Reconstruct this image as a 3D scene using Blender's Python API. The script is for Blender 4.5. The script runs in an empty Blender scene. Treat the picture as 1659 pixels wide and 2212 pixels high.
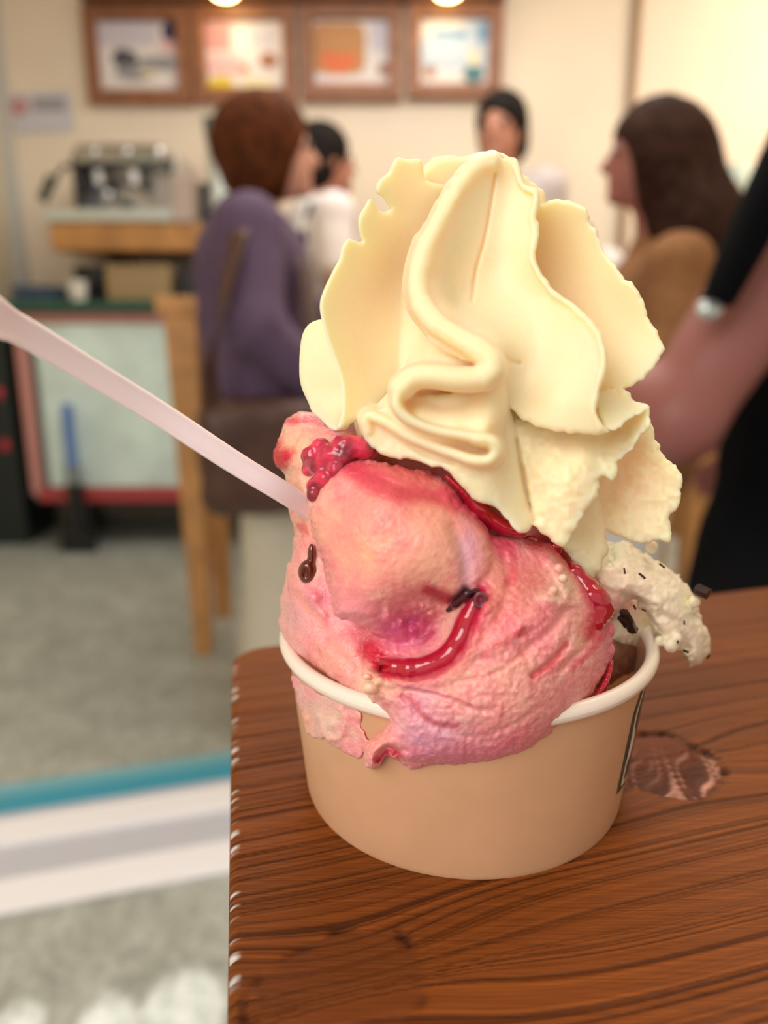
import bpy, bmesh, math, random
import numpy as np
import openvdb
from mathutils import Vector, Matrix, Euler
random.seed(7); rng = np.random.default_rng(11)
sc = bpy.context.scene
C = sc.collection

# ---------------------------------------------------------------- camera
IW, IH, F = 1659, 2212, 1661.0
TH = math.radians(14.3); CZ = 1.04
cam_d = bpy.data.cameras.new('camera'); cam = bpy.data.objects.new('camera', cam_d); C.objects.link(cam)
cam.location = (0, 0, CZ); cam.rotation_euler = (math.radians(90) - TH, 0, 0)
cam_d.sensor_width = 36; cam_d.sensor_fit = 'AUTO'; cam_d.lens = F / IH * 36
cam_d.clip_start = 0.01; cam_d.clip_end = 50
cam_d.dof.use_dof = True; cam_d.dof.focus_distance = 0.157; cam_d.dof.aperture_fstop = 8.3
cam_d.dof.aperture_blades = 0
sc.camera = cam
# ---------------------------------------------------------------- colour management, world, main lights
vs = sc.view_settings
vs.view_transform = 'Standard'; vs.look = 'None'; vs.gamma = 1; vs.use_curve_mapping = False
vs.exposure = 0.0
w = bpy.data.worlds.new('world'); sc.world = w; w.use_nodes = True
w.node_tree.nodes['Background'].inputs[0].default_value = (1.0, 0.93, 0.84, 1)
w.node_tree.nodes['Background'].inputs[1].default_value = 0.7
def area(name, loc, look, size, power, col, sy=None):
    d = bpy.data.lights.new(name, 'AREA'); d.energy = power; d.color = col; d.size = size
    if sy: d.shape = 'RECTANGLE'; d.size_y = sy
    o = bpy.data.objects.new(name, d); C.objects.link(o); o.location = loc
    o.rotation_euler = (Vector(look) - Vector(loc)).to_track_quat('-Z', 'Y').to_euler(); return o
# daylight through the shop's open front behind the camera, and warm ceiling panels
area('window_light', (-0.75, -0.85, 1.75), (0.1, 0.6, 0.6), 1.0, 20, (1.0, 0.92, 0.91), 1.0)
area('ceiling_light_front', (0.9, 0.9, 2.62), (0.4, 0.9, 0), 0.7, 13, (1.0, 0.84, 0.64))
area('ceiling_light_middle', (0.2, 2.3, 2.62), (0.2, 2.5, 0), 1.6, 40, (1.0, 0.97, 0.91))
area('ceiling_light_right', (2.3, 3.1, 2.62), (2.2, 4.0, 1.6), 0.9, 34, (1.0, 0.84, 0.66))
sc.cycles.use_denoising = True
sc.cycles.max_bounces = 8; sc.cycles.diffuse_bounces = 4; sc.cycles.glossy_bounces = 3
sc.cycles.transmission_bounces = 4; sc.cycles.sample_clamp_indirect = 6

# ---------------------------------------------------------------- coordinate helpers
ct, st = math.cos(TH), math.sin(TH)
def ray(px, py):
    a = (px - IW / 2) / F; b = (IH / 2 - py) / F
    return a, ct + b * st, -st + b * ct
def pt(px, py, Y):                       # world point seen at a pixel at distance Y in front
    a, dy, dz = ray(px, py); t = Y / dy
    return Vector((a * t, Y, CZ + dz * t))
def pz(px, py, z):                       # world point seen at a pixel at height z
    a, dy, dz = ray(px, py); t = (z - CZ) / dz
    return Vector((a * t, dy * t, z))
def px_of(P):
    P = np.asarray(P, float); Y = P[..., 1]; Z = P[..., 2] - CZ
    d = Y * ct - Z * st; u = Y * st + Z * ct
    return IW / 2 + F * P[..., 0] / d, IH / 2 - F * u / d
def lin(r, g, b):
    f = lambda c: c / 12.92 if c <= 0.04045 else ((c + 0.055) / 1.055) ** 2.4
    return (f(r / 255), f(g / 255), f(b / 255))

# ---------------------------------------------------------------- materials
def new_mat(name):
    m = bpy.data.materials.new(name); m.use_nodes = True
    return m, m.node_tree.nodes, m.node_tree.links, m.node_tree.nodes['Principled BSDF']
def mat(name, col, rough=0.6, metal=0, noise=None, bump=0, bscale=200, spec=0.5, emit=None, sss=0, srad=(1, .5, .3), sscale=.003, coat=0, trans=0, attr=None):
    m, N, L, B = new_mat(name)
    c = lin(*col)
    B.inputs['Base Color'].default_value = (*c, 1); B.inputs['Roughness'].default_value = rough
    B.inputs['Metallic'].default_value = metal; B.inputs['Specular IOR Level'].default_value = spec
    B.inputs['Coat Weight'].default_value = coat; B.inputs['Transmission Weight'].default_value = trans
    if sss:
        B.inputs['Subsurface Weight'].default_value = sss; B.inputs['Subsurface Radius'].default_value = srad
        B.inputs['Subsurface Scale'].default_value = sscale
    tc = N.new('ShaderNodeTexCoord')
    if attr:
        a = N.new('ShaderNodeAttribute'); a.attribute_name = attr; L.new(a.outputs['Color'], B.inputs['Base Color'])
    elif noise:
        n = N.new('ShaderNodeTexNoise'); n.inputs['Scale'].default_value = noise[0]; n.inputs['Detail'].default_value = 5
        L.new(tc.outputs['Object'], n.inputs['Vector'])
        r = N.new('ShaderNodeValToRGB'); r.color_ramp.elements[0].position = .35; r.color_ramp.elements[1].position = .65
        r.color_ramp.elements[0].color = (*[x * (1 - noise[1]) for x in c], 1)
        r.color_ramp.elements[1].color = (*[min(1, x * (1 + noise[1])) for x in c], 1)
        L.new(n.outputs['Fac'], r.inputs['Fac']); L.new(r.outputs['Color'], B.inputs['Base Color'])
    if bump:
        n2 = N.new('ShaderNodeTexNoise'); n2.inputs['Scale'].default_value = bscale; n2.inputs['Detail'].default_value = 4
        L.new(tc.outputs['Object'], n2.inputs['Vector'])
        bp = N.new('ShaderNodeBump'); bp.inputs['Strength'].default_value = bump; bp.inputs['Distance'].default_value = 1.0 / bscale * .5
        L.new(n2.outputs['Fac'], bp.inputs['Height']); L.new(bp.outputs['Normal'], B.inputs['Normal'])
    if emit:
        B.inputs['Emission Color'].default_value = (*lin(*emit[0]), 1); B.inputs['Emission Strength'].default_value = emit[1]
    return m

# ---------------------------------------------------------------- object helpers
def tag(o, label=None, cat=None, group=None, kind=None):
    if label: o['label'] = label
    if cat: o['category'] = cat
    if group: o['group'] = group
    if kind: o['kind'] = kind
    return o
def empty(name, loc, label, cat, rz=0, group=None):
    o = bpy.data.objects.new(name, None); C.objects.link(o); o.location = loc; o.rotation_euler.z = rz
    o.empty_display_size = .05
    return tag(o, label, cat, group)
def link_mesh(name, me, m, parent=None, smooth=True):
    o = bpy.data.objects.new(name, me); C.objects.link(o)
    if m: me.materials.append(m)
    if smooth: me.shade_smooth()
    if parent:
        bpy.context.view_layer.update()
        o.parent = parent; o.matrix_parent_inverse = Matrix.Identity(4)
    return o
def world_child(o, parent):               # mesh given in world coordinates, hung on an unscaled parent
    o.parent = parent
    o.matrix_parent_inverse = (Matrix.Translation(parent.location) @ parent.rotation_euler.to_matrix().to_4x4()).inverted()
    return o
class B:
    def __init__(s): s.bm = bmesh.new()
    def box(s, c, size, rot=None, bevel=0):
        r = bmesh.ops.create_cube(s.bm, size=1)
        M = Matrix.Translation(c) @ ((rot if isinstance(rot, Matrix) else Euler(rot).to_matrix().to_4x4()) if rot else Matrix.Identity(4)) @ Matrix.Diagonal((*size, 1))
        bmesh.ops.transform(s.bm, matrix=M, verts=r['verts'])
        if bevel:
            es = list({e for v in r['verts'] for e in v.link_edges})
            bmesh.ops.bevel(s.bm, geom=es, offset=bevel, segments=2, affect='EDGES', profile=.5)
        return s
    def cyl(s, a, b, r1, r2=None, seg=20, cap=True):
        a, b = Vector(a), Vector(b); d = b - a
        M = Matrix.Translation((a + b) / 2) @ d.to_track_quat('Z', 'Y').to_matrix().to_4x4()
        bmesh.ops.create_cone(s.bm, cap_ends=cap, segments=seg, radius1=r1, radius2=r1 if r2 is None else r2, depth=d.length, matrix=M)
        return s
    def ball(s, c, r, seg=16):
        M = Matrix.Translation(c) @ Matrix.Diagonal((*(r if hasattr(r, '__len__') else (r, r, r)), 1))
        bmesh.ops.create_uvsphere(s.bm, u_segments=seg, v_segments=seg // 2 + 2, radius=1, matrix=M); return s
    def tube(s, pts, r, seg=10, flat=None):
        pts = [Vector(p) for p in pts]; rings = []
        for i, p in enumerate(pts):
            d = (pts[min(i + 1, len(pts) - 1)] - pts[max(i - 1, 0)]).normalized()
            q = d.to_track_quat('Z', 'Y').to_matrix()
            rr = r[i] if hasattr(r, '__len__') else r
            fx, fy = flat or (1, 1)
            rings.append([s.bm.verts.new(p + q @ Vector((math.cos(2 * math.pi * k / seg) * rr * fx, math.sin(2 * math.pi * k / seg) * rr * fy, 0))) for k in range(seg)])
        for A, Bq in zip(rings, rings[1:]):
            for k in range(seg): s.bm.faces.new((A[k], A[(k + 1) % seg], Bq[(k + 1) % seg], Bq[k]))
        s.bm.faces.new(rings[0][::-1]); s.bm.faces.new(rings[-1]); return s
    def lathe(s, prof, seg=96, c=(0, 0, 0)):
        rings = []
        for r, z in prof:
            rings.append([s.bm.verts.new((c[0] + r * math.cos(2 * math.pi * k / seg), c[1] + r * math.sin(2 * math.pi * k / seg), c[2] + z)) for k in range(seg)])
        for A, Bq in zip(rings, rings[1:]):
            for k in range(seg): s.bm.faces.new((A[k], A[(k + 1) % seg], Bq[(k + 1) % seg], Bq[k]))
        return s
    def prism(s, poly, z0, z1, axis='z'):
        f = {'z': lambda x, y, z: (x, y, z), 'y': lambda x, y, z: (x, z, y), 'x': lambda x, y, z: (z, x, y)}[axis]
        lo = [s.bm.verts.new(f(x, y, z0)) for x, y in poly]; hi = [s.bm.verts.new(f(x, y, z1)) for x, y in poly]
        n = len(poly); s.bm.faces.new(lo[::-1]); s.bm.faces.new(hi)
        for k in range(n): s.bm.faces.new((lo[k], lo[(k + 1) % n], hi[(k + 1) % n], hi[k]))
        return s
    def out(s, name, m, parent=None, smooth=False):
        bmesh.ops.recalc_face_normals(s.bm, faces=s.bm.faces)
        me = bpy.data.meshes.new(name); s.bm.to_mesh(me); s.bm.free()
        if smooth:
            me.shade_smooth()
            try: me.set_sharp_from_angle(angle=math.radians(40))
            except Exception: pass
        o = bpy.data.objects.new(name, me); C.objects.link(o); me.materials.append(m)
        if parent: world_child(o, parent)
        return o
def structure(o): o['kind'] = 'structure'; return o

# ---------------------------------------------------------------- sculpting with signed distance fields
def noise3(shape, cell, seed):            # smooth value noise on a grid, about -1..1
    r = np.random.default_rng(seed)
    out = None
    g = [int(math.ceil(s / c)) + 3 for s, c in zip(shape, (cell if hasattr(cell, '__len__') else [cell] * len(shape)))]
    a = r.uniform(-1, 1, g).astype(np.float32)
    for ax in range(len(shape)):
        c = cell[ax] if hasattr(cell, '__len__') else cell
        x = np.arange(shape[ax]) / c; i = x.astype(int); f = (x - i).astype(np.float32); f = f * f * (3 - 2 * f)
        sh = [1] * a.ndim; sh[ax] = -1; f = f.reshape(sh)
        a = np.take(a, i, ax) * (1 - f) + np.take(a, i + 1, ax) * f
    return a
def pnoise(P, scale, seed):               # value noise at arbitrary points (n,3)
    r = np.random.default_rng(seed); T = r.uniform(-1, 1, (32, 32, 32)).astype(np.float32)
    x = np.asarray(P, float) / scale; i = np.floor(x).astype(int); f = x - i; f = f * f * (3 - 2 * f); i %= 32; j = (i + 1) % 32
    o = 0
    for a, wx in ((i[:, 0], 1 - f[:, 0]), (j[:, 0], f[:, 0])):
        for b, wy in ((i[:, 1], 1 - f[:, 1]), (j[:, 1], f[:, 1])):
            for c, wz in ((i[:, 2], 1 - f[:, 2]), (j[:, 2], f[:, 2])): o = o + T[a, b, c] * wx * wy * wz
    return o
def fbm(P, scale, seed, n=3):
    return sum(pnoise(P, scale / 2 ** k, seed + k) * .5 ** k for k in range(n)) / 1.6
def crom(P, n=6, closed=False):
    P = np.array(P, float); m = len(P); out = []
    R = range(m if closed else m - 1)
    for i in R:
        g = (lambda k: P[k % m]) if closed else (lambda k: P[min(max(k, 0), m - 1)])
        p0, p1, p2, p3 = g(i - 1), g(i), g(i + 1), g(i + 2)
        for t in np.arange(n) / n:
            out.append(.5 * ((2 * p1) + (p2 - p0) * t + (2 * p0 - 5 * p1 + 4 * p2 - p3) * t * t + (3 * p1 - p0 - 3 * p2 + p3) * t ** 3))
    if not closed: out.append(P[-1])
    return np.array(out)
class Field:
    """narrow signed distance field on a box grid; xyz in any units"""
    def __init__(s, lo, hi, v):
        s.v = v; s.lo = np.array(lo, float); s.n = np.ceil((np.array(hi) - s.lo) / v).astype(int) + 1
        s.big = 6 * v
        s.f = np.full(s.n, s.big, np.float32); s.ax = [(s.lo[k] + v * np.arange(s.n[k])).astype(np.float32) for k in range(3)]
    def roi(s, lo, hi, m):
        a = np.clip(np.floor((np.array(lo) - m - s.lo) / s.v).astype(int), 0, s.n - 1)
        b = np.clip(np.ceil((np.array(hi) + m - s.lo) / s.v).astype(int) + 1, 1, s.n)
        sl = tuple(slice(int(p), int(q)) for p, q in zip(a, b))
        return sl, s.ax[0][sl[0]][:, None, None], s.ax[1][sl[1]][None, :, None], s.ax[2][sl[2]][None, None, :]
    def add(s, sl, d, k=0):
        cur = s.f[sl]
        if k > 0:
            h = np.clip(.5 + .5 * (cur - d) / k, 0, 1); r = cur + (d - cur) * h - k * h * (1 - h)
            np.minimum(r, s.big, out=r); s.f[sl] = r
        else: s.f[sl] = np.minimum(cur, d)
    def sub(s, sl, d, k=0):
        cur = s.f[sl]; d = -d
        if k > 0:
            h = np.clip(.5 + .5 * (d - cur) / k, 0, 1); s.f[sl] = cur + (d - cur) * h + k * h * (1 - h)
        else: s.f[sl] = np.maximum(cur, d)
    def cap(s, a, b, ra, rb=None, k=0, op='add', flat=None):
        rb = ra if rb is None else rb; a = np.array(a, float); b = np.array(b, float); R = max(ra, rb)
        fl = np.array(flat if flat is not None else (1, 1, 1), float)
        sl, X, Y, Z = s.roi(np.minimum(a, b) - R * fl, np.maximum(a, b) + R * fl, s.big + k)
        ab = (b - a) / fl; L = max(ab @ ab, 1e-12); px, py, pz_ = (X - a[0]) / fl[0], (Y - a[1]) / fl[1], (Z - a[2]) / fl[2]
        t = np.clip((px * ab[0] + py * ab[1] + pz_ * ab[2]) / L, 0, 1)
        d = np.sqrt((px - ab[0] * t) ** 2 + (py - ab[1] * t) ** 2 + (pz_ - ab[2] * t) ** 2) - (ra + (rb - ra) * t)
        d = (d * fl.min()).astype(np.float32) if flat is not None else d.astype(np.float32)
        getattr(s, op)(sl, d, k); return s
    def ell(s, c, r, k=0, op='add', rot=None):
        c = np.array(c, float); r = np.array(r, float); R = r.max()
        sl, X, Y, Z = s.roi(c - R, c + R, s.big + k)
        x, y, z = X - c[0], Y - c[1], Z - c[2]
        if rot is not None:
            M = np.array(Euler(rot).to_matrix()).T
            x, y, z = M[0, 0] * x + M[0, 1] * y + M[0, 2] * z, M[1, 0] * x + M[1, 1] * y + M[1, 2] * z, M[2, 0] * x + M[2, 1] * y + M[2, 2] * z
        k0 = np.sqrt((x / r[0]) ** 2 + (y / r[1]) ** 2 + (z / r[2]) ** 2); k1 = np.sqrt((x / r[0] ** 2) ** 2 + (y / r[1] ** 2) ** 2 + (z / r[2] ** 2) ** 2)
        d = (k0 * (k0 - 1) / np.maximum(k1, 1e-6)).astype(np.float32)
        getattr(s, op)(sl, d, k); return s
    def chain(s, pts, rs, k=0, flat=None):
        for (a, b, ra, rb) in zip(pts, pts[1:], rs, rs[1:]): s.cap(a, b, ra, rb, k, flat=flat)
        return s
    def mesh(s, name, remap=None, iso=0.0):
        f = np.clip(s.f, -3 * s.v, 3 * s.v); f[[0, -1]] = 3 * s.v; f[:, [0, -1]] = 3 * s.v; f[:, :, [0, -1]] = 3 * s.v
        g = openvdb.FloatGrid(float(3 * s.v)); g.copyFromArray(np.ascontiguousarray(f, np.float32))
        p, q = g.convertToQuads(iso); p = p.astype(np.float64) * s.v + s.lo
        lab = np.arange(len(p))              # drop loose crumbs
        for _ in range(400):
            m_ = lab[q].min(1); new = lab.copy(); np.minimum.at(new, q.ravel(), np.repeat(m_, 4)); new = new[new]; new = new[new]
            if (new == lab).all(): break
            lab = new
        cnt = np.bincount(lab, minlength=len(p)); keep = cnt[lab] > 150
        if not keep.all() and keep.any():
            ix = np.cumsum(keep) - 1; q = ix[q[keep[q[:, 0]]]]; p = p[keep]
        if remap: p = remap(p)
        return mesh_of(name, p, q)
def mesh_of(name, p, q):
    me = bpy.data.meshes.new(name); n, m = len(p), len(q); w_ = q.shape[1]
    me.vertices.add(n); me.vertices.foreach_set('co', np.ascontiguousarray(p, np.float32).ravel())
    me.loops.add(m * w_); me.loops.foreach_set('vertex_index', np.ascontiguousarray(q, np.int32).ravel())
    me.polygons.add(m); me.polygons.foreach_set('loop_start', np.arange(0, m * w_, w_, dtype=np.int32))
    try: me.polygons.foreach_set('loop_total', np.full(m, w_, np.int32))
    except Exception: pass
    me.update(calc_edges=True); me.validate()
    return me
def paint(me, col, name='col'):
    a = me.color_attributes.new(name, 'FLOAT_COLOR', 'POINT')
    a.data.foreach_set('color', np.concatenate([col, np.ones((len(col), 1))], 1).astype(np.float32).ravel())
def verts_np(me):
    a = np.empty(len(me.vertices) * 3, np.float32); me.vertices.foreach_get('co', a); return a.reshape(-1, 3)

# pixel-aligned sculpting space (u, v, depth) for the dessert: every point still gets its own real distance
KD = 9.5                                   # grid units per mm of depth
def dep(Ymm): return (np.asarray(Ymm, float) - 100) * KD
def unwarp(p):
    Y = (p[:, 2] / KD + 100) / 1000
    a = (p[:, 0] - IW / 2) / F; b = (IH / 2 - p[:, 1]) / F; t = Y / (ct + b * st)
    return np.stack([a * t, Y, CZ + (-st + b * ct) * t], 1)
def tps(ctrl, X, Y, reg=1.0):
    c = np.array(ctrl, float); P = c[:, :2] / 100; n = len(P)
    U = lambda r2: .5 * r2 * np.log(r2 + 1e-9)
    K = U(((P[:, None] - P[None]) ** 2).sum(-1)) + np.eye(n) * reg * .01
    Q = np.c_[np.ones(n), P]; A = np.block([[K, Q], [Q.T, np.zeros((3, 3))]])
    s = np.linalg.solve(A, np.r_[c[:, 2], np.zeros(3)])
    x, y = X / 100, Y / 100; o = s[n] + s[n + 1] * x + s[n + 2] * y
    for i in range(n): o = o + s[i] * U((x - P[i, 0]) ** 2 + (y - P[i, 1]) ** 2)
    return o
def polysdf(poly, X, Y):
    d = np.full(X.shape, 1e9); ins = np.zeros(X.shape, bool); n = len(poly)
    for i in range(n):
        (x1, y1), (x2, y2) = poly[i], poly[(i + 1) % n]; ex, ey = x2 - x1, y2 - y1
        t = np.clip(((X - x1) * ex + (Y - y1) * ey) / max(ex * ex + ey * ey, 1e-9), 0, 1)
        d = np.minimum(d, (X - x1 - ex * t) ** 2 + (Y - y1 - ey * t) ** 2)
        c = ((y1 > Y) != (y2 > Y))
        if c.any():
            xi = x1 + (Y - y1) * ex / (ey if abs(ey) > 1e-9 else 1e-9); ins ^= c & (X < xi)
    d = np.sqrt(d); return np.where(ins, -d, d)
class Pix(Field):
    def slab(s, outline, ctrl, t0=2.0, grow=0.0, tmax=20, rnd=None, k=0, jag=0, jcell=5, rough=0, rcell=4, seed=1, bulge=0, bw=60, sm=5, extra=None):
        """a leaf of cream: front face follows the depth map given by ctrl (x, y, Ymm); thickness in mm grows inwards"""
        poly = crom(outline, sm, True)
        sl, X, Y, Z = s.roi((poly[:, 0].min(), poly[:, 1].min(), s.lo[2]), (poly[:, 0].max(), poly[:, 1].max(), s.lo[2] + 1e6), s.big)
        Xg, Yg = np.broadcast_arrays(X[:, :, 0].astype(float), Y[:, :, 0].astype(float))
        d2 = polysdf(poly, Xg, Yg)
        if jag: d2 = d2 + jag * noise3(d2.shape, jcell, seed) + .5 * jag * noise3(d2.shape, max(2, jcell / 2.2), seed + 9)
        wf = tps([(x, y, dep(q)) for x, y, q in ctrl], Xg, Yg)
        ins = np.clip(-d2, 0, None)
        if bulge: wf = wf + bulge * KD * (1 - np.sqrt(np.clip(1 - (1 - np.clip(ins / bw, 0, 1)) ** 2, 0, 1)))
        if extra is not None: wf = wf + extra(Xg, Yg) * KD
        if rough: wf = wf + rough * noise3(d2.shape, rcell, seed + 3) + rough * .6 * noise3(d2.shape, rcell / 2, seed + 4)
        t = np.minimum(t0 + grow * ins / KD, tmax) * KD
        gx, gy = np.gradient(wf, s.v); g = np.sqrt(1 + np.clip(gx * gx + gy * gy, 0, 9))
        r = np.minimum(t / 2, (rnd * KD) if rnd else 1e9)
        a = (d2 + r)[:, :, None].astype(np.float32)
        b = ((np.abs(Z - (wf + t / 2)[:, :, None].astype(np.float32)) - (t / 2)[:, :, None]) / g[:, :, None] + r[:, :, None]).astype(np.float32)
        d = np.sqrt(np.maximum(a, 0) ** 2 + np.maximum(b, 0) ** 2) + np.minimum(np.maximum(a, b), 0) - r[:, :, None].astype(np.float32)
        s.add(sl, d.astype(np.float32), k); return s
    def ridge(s, path, r=12, slope=.35, L=250, k=8, hmax=60, wob=0, seed=3, n=8, ctrl_r=None):
        P = crom([(x, y, dep(q)) for x, y, q in path], n)
        m = hmax + s.big
        sl, X, Y, Z = s.roi((P[:, 0].min() - m, P[:, 1].min() - m, P[:, 2].min() - 20), (P[:, 0].max() + m, P[:, 1].max() + m, P[:, 2].max() + L), s.big)
        Xg, Yg = np.broadcast_arrays(X[:, :, 0].astype(float), Y[:, :, 0].astype(float))
        best = np.full(Xg.shape, 1e9); w0 = np.zeros(Xg.shape)
        for a, b in zip(P, P[1:]):
            e = b - a; t = np.clip(((Xg - a[0]) * e[0] + (Yg - a[1]) * e[1]) / max(e[0] ** 2 + e[1] ** 2, 1e-9), 0, 1)
            d = (Xg - a[0] - e[0] * t) ** 2 + (Yg - a[1] - e[1] * t) ** 2
            w0 = np.where(d < best, a[2] + e[2] * t, w0); best = np.minimum(best, d)
        d = np.sqrt(best)
        if wob: d = d + wob * noise3(d.shape, 5, seed)
        d = d[:, :, None].astype(np.float32); sZ = Z - w0[:, :, None].astype(np.float32)
        wall = (d - np.minimum(r + slope * np.maximum(sZ - r, 0), hmax)) / math.sqrt(1 + slope * slope)
        front = np.sqrt(d * d + np.minimum(sZ - r, 0) ** 2) - r
        q = np.where(sZ < r, front, wall); q = np.maximum(q, sZ - L)
        s.add(sl, q.astype(np.float32), k); return s
    def front(s, x, y):                      # depth in mm of the first surface met at (x, y)
        i = int(round((x - s.lo[0]) / s.v)); j = int(round((y - s.lo[1]) / s.v)); k = np.argmax(s.f[i, j] < 0)
        return (s.lo[2] + k * s.v) / KD + 100 if s.f[i, j].min() < 0 else None
    def build(s, name): return s.mesh(name, unwarp)
def bumpf(cx, cy, rx, ry, h, rot=0):
    c_, s_ = math.cos(rot), math.sin(rot)
    return lambda X, Y: h * np.exp(-(((X - cx) * c_ + (Y - cy) * s_) / rx) ** 2 - ((-(X - cx) * s_ + (Y - cy) * c_) / ry) ** 2)
def strokes(items):                          # ridges (+) and grooves (-) following paths, depth in mm
    def fn(X, Y):
        o = np.zeros(X.shape)
        for path, r, h in items:
            P_ = crom(path, 5); best = np.full(X.shape, 1e9)
            for a, b in zip(P_, P_[1:]):
                e = b - a; t = np.clip(((X - a[0]) * e[0] + (Y - a[1]) * e[1]) / max(e @ e, 1e-9), 0, 1)
                best = np.minimum(best, (X - a[0] - e[0] * t) ** 2 + (Y - a[1] - e[1] * t) ** 2)
            o += h * np.exp(-best / r ** 2)
        return o
    return fn
def plus(*fs): return lambda X, Y: sum(f_(X, Y) for f_ in fs)
# ================================================================ TABLE (foreground board)
TZ = CZ - 0.1142
E_L0, E_L1 = pz(486, 2500, TZ), pz(500, 1440, TZ)
E_B0, E_B1 = pz(545, 1397, TZ), pz(1659, 1266, TZ)
bd = (E_B1 - E_B0).normalized(); ld = (E_L0 - E_L1).normalized()
def meet(p, d, q, e):
    M = np.array([[d.x, -e.x], [d.y, -e.y]]); t = np.linalg.solve(M, [q.x - p.x, q.y - p.y])[0]; return p + d * t
corner = meet(E_B0, bd, E_L1, ld)
nrm = Vector((bd.y, -bd.x, 0))              # towards the camera
TR = 0.0115                                 # corner radius
top_back = corner + bd * 0.62
near_left = corner + ld * 0.36
near_right = near_left + bd * 0.62
def board_outline(inset=0.0):
    r = TR
    a = corner + ld * (r * 1.1); b = corner + bd * (r * 1.1); pts = []
    for k in range(9):
        t = k / 8; pts.append((1 - t) ** 2 * a + 2 * t * (1 - t) * corner + t * t * b)
    return pts
def tri_clip_inside(P):                     # distance inside the left and back edges
    d1 = (P[:, 0] - corner.x) * (-ld.y) + (P[:, 1] - corner.y) * ld.x
    d2 = (P[:, 0] - corner.x) * nrm.x + (P[:, 1] - corner.y) * nrm.y
    return np.abs(d1) * np.sign(d1) , d2
mw, N, L, Bs = new_mat('stained_pine')
at = N.new('ShaderNodeAttribute'); at.attribute_name = 'col'
tcn = N.new('ShaderNodeTexCoord'); nz = N.new('ShaderNodeTexNoise'); nz.inputs['Scale'].default_value = 1.0; nz.inputs['Detail'].default_value = 6
mp = N.new('ShaderNodeMapping'); mp.inputs['Rotation'].default_value = (0, 0, -math.atan2(bd.y, bd.x)); mp.inputs['Scale'].default_value = (60, 2500, 200)
L.new(tcn.outputs['Object'], mp.inputs['Vector']); L.new(mp.outputs['Vector'], nz.inputs['Vector'])
mx = N.new('ShaderNodeMixRGB'); mx.blend_type = 'MULTIPLY'; mx.inputs['Fac'].default_value = .8
rp = N.new('ShaderNodeValToRGB'); rp.color_ramp.elements[0].position = .3; rp.color_ramp.elements[0].color = (.55, .5, .45, 1); rp.color_ramp.elements[1].position = .62
L.new(nz.outputs['Fac'], rp.inputs['Fac']); L.new(at.outputs['Color'], mx.inputs['Color1']); L.new(rp.outputs['Color'], mx.inputs['Color2'])
L.new(mx.outputs['Color'], Bs.inputs['Base Color']); Bs.inputs['Roughness'].default_value = .52; Bs.inputs['Specular IOR Level'].default_value = .16
bp = N.new('ShaderNodeBump'); bp.inputs['Strength'].default_value = .5; bp.inputs['Distance'].default_value = .0004
L.new(nz.outputs['Fac'], bp.inputs['Height']); L.new(bp.outputs['Normal'], Bs.inputs['Normal'])

board = empty('wooden_table', (corner.x, corner.y, 0), 'brown stained pine table with ridged grain under the paper cup', 'table')
# top surface: a fine sheet whose grooves and knots are real relief, rounded over at the left and back edges

U = np.concatenate([np.linspace(0, .012, 60, endpoint=False), np.linspace(.012, .27, 300, endpoint=False), np.linspace(.27, .62, 50)])
V = np.concatenate([np.linspace(0, .012, 55, endpoint=False), np.linspace(.012, .21, 820, endpoint=False), np.linspace(.21, .36, 60)])
UU, VV = np.meshgrid(U, V, indexing='ij'); UV = np.stack([UU.ravel(), VV.ravel()], 1)
def uv_of(px, py):
    q = pz(px, py, TZ) - corner
    M = np.array([[bd.x, ld.x], [bd.y, ld.y]]); return np.linalg.solve(M, [q.x, q.y])
k1 = uv_of(1436, 1648); k2 = uv_of(745, 2130)
def grain(UV):
    u, v = UV[:, 0], UV[:, 1]; g = v.copy()
    P = np.stack([u * 7, v * 22, 0 * u], 1)
    g = g + .003 * fbm(P, 1.0, 5, 2) - .05 * (u - .1) ** 2 * 0
    for (ku, kv), R, A in ((k1, .011, .012), (k2, .014, .013)):
        du, dv = u - ku, v - kv; rr = np.sqrt((du / 1.7) ** 2 + dv ** 2)
        g = g + A * np.sign(dv) * 0 + A * np.tanh(dv / .004) * np.exp(-(rr / (R * 1.3)) ** 2) * .8
    return g
g = grain(UV)
lines = pnoise(np.stack([g * 1500, UV[:, 0] * 3, 0 * g], 1), 1.0, 21) * .6 + pnoise(np.stack([g * 3600, UV[:, 0] * 8, 0 * g + 5], 1), 1.0, 22) * .45
lines = lines * (.65 + .5 * np.clip(UV[:, 1] / .17, 0, 1.3))
broad = fbm(np.stack([g * 60, UV[:, 0] * 6, 0 * g], 1), 1.0, 31, 3)
gro = np.clip(-(lines + .18) * 2.6, 0, 1)
depth = .00028 * gro
base = np.array(lin(124, 66, 22)); dark = np.array(lin(44, 19, 8)); lite = np.array(lin(152, 84, 32))
col = base[None] * (1 + .28 * broad[:, None])
col = col + (lite - base) * np.clip(lines[:, None] * 1.2, 0, 1) * .8
col = col * (1 - gro[:, None] * .62) + dark * gro[:, None] * .62
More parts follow.
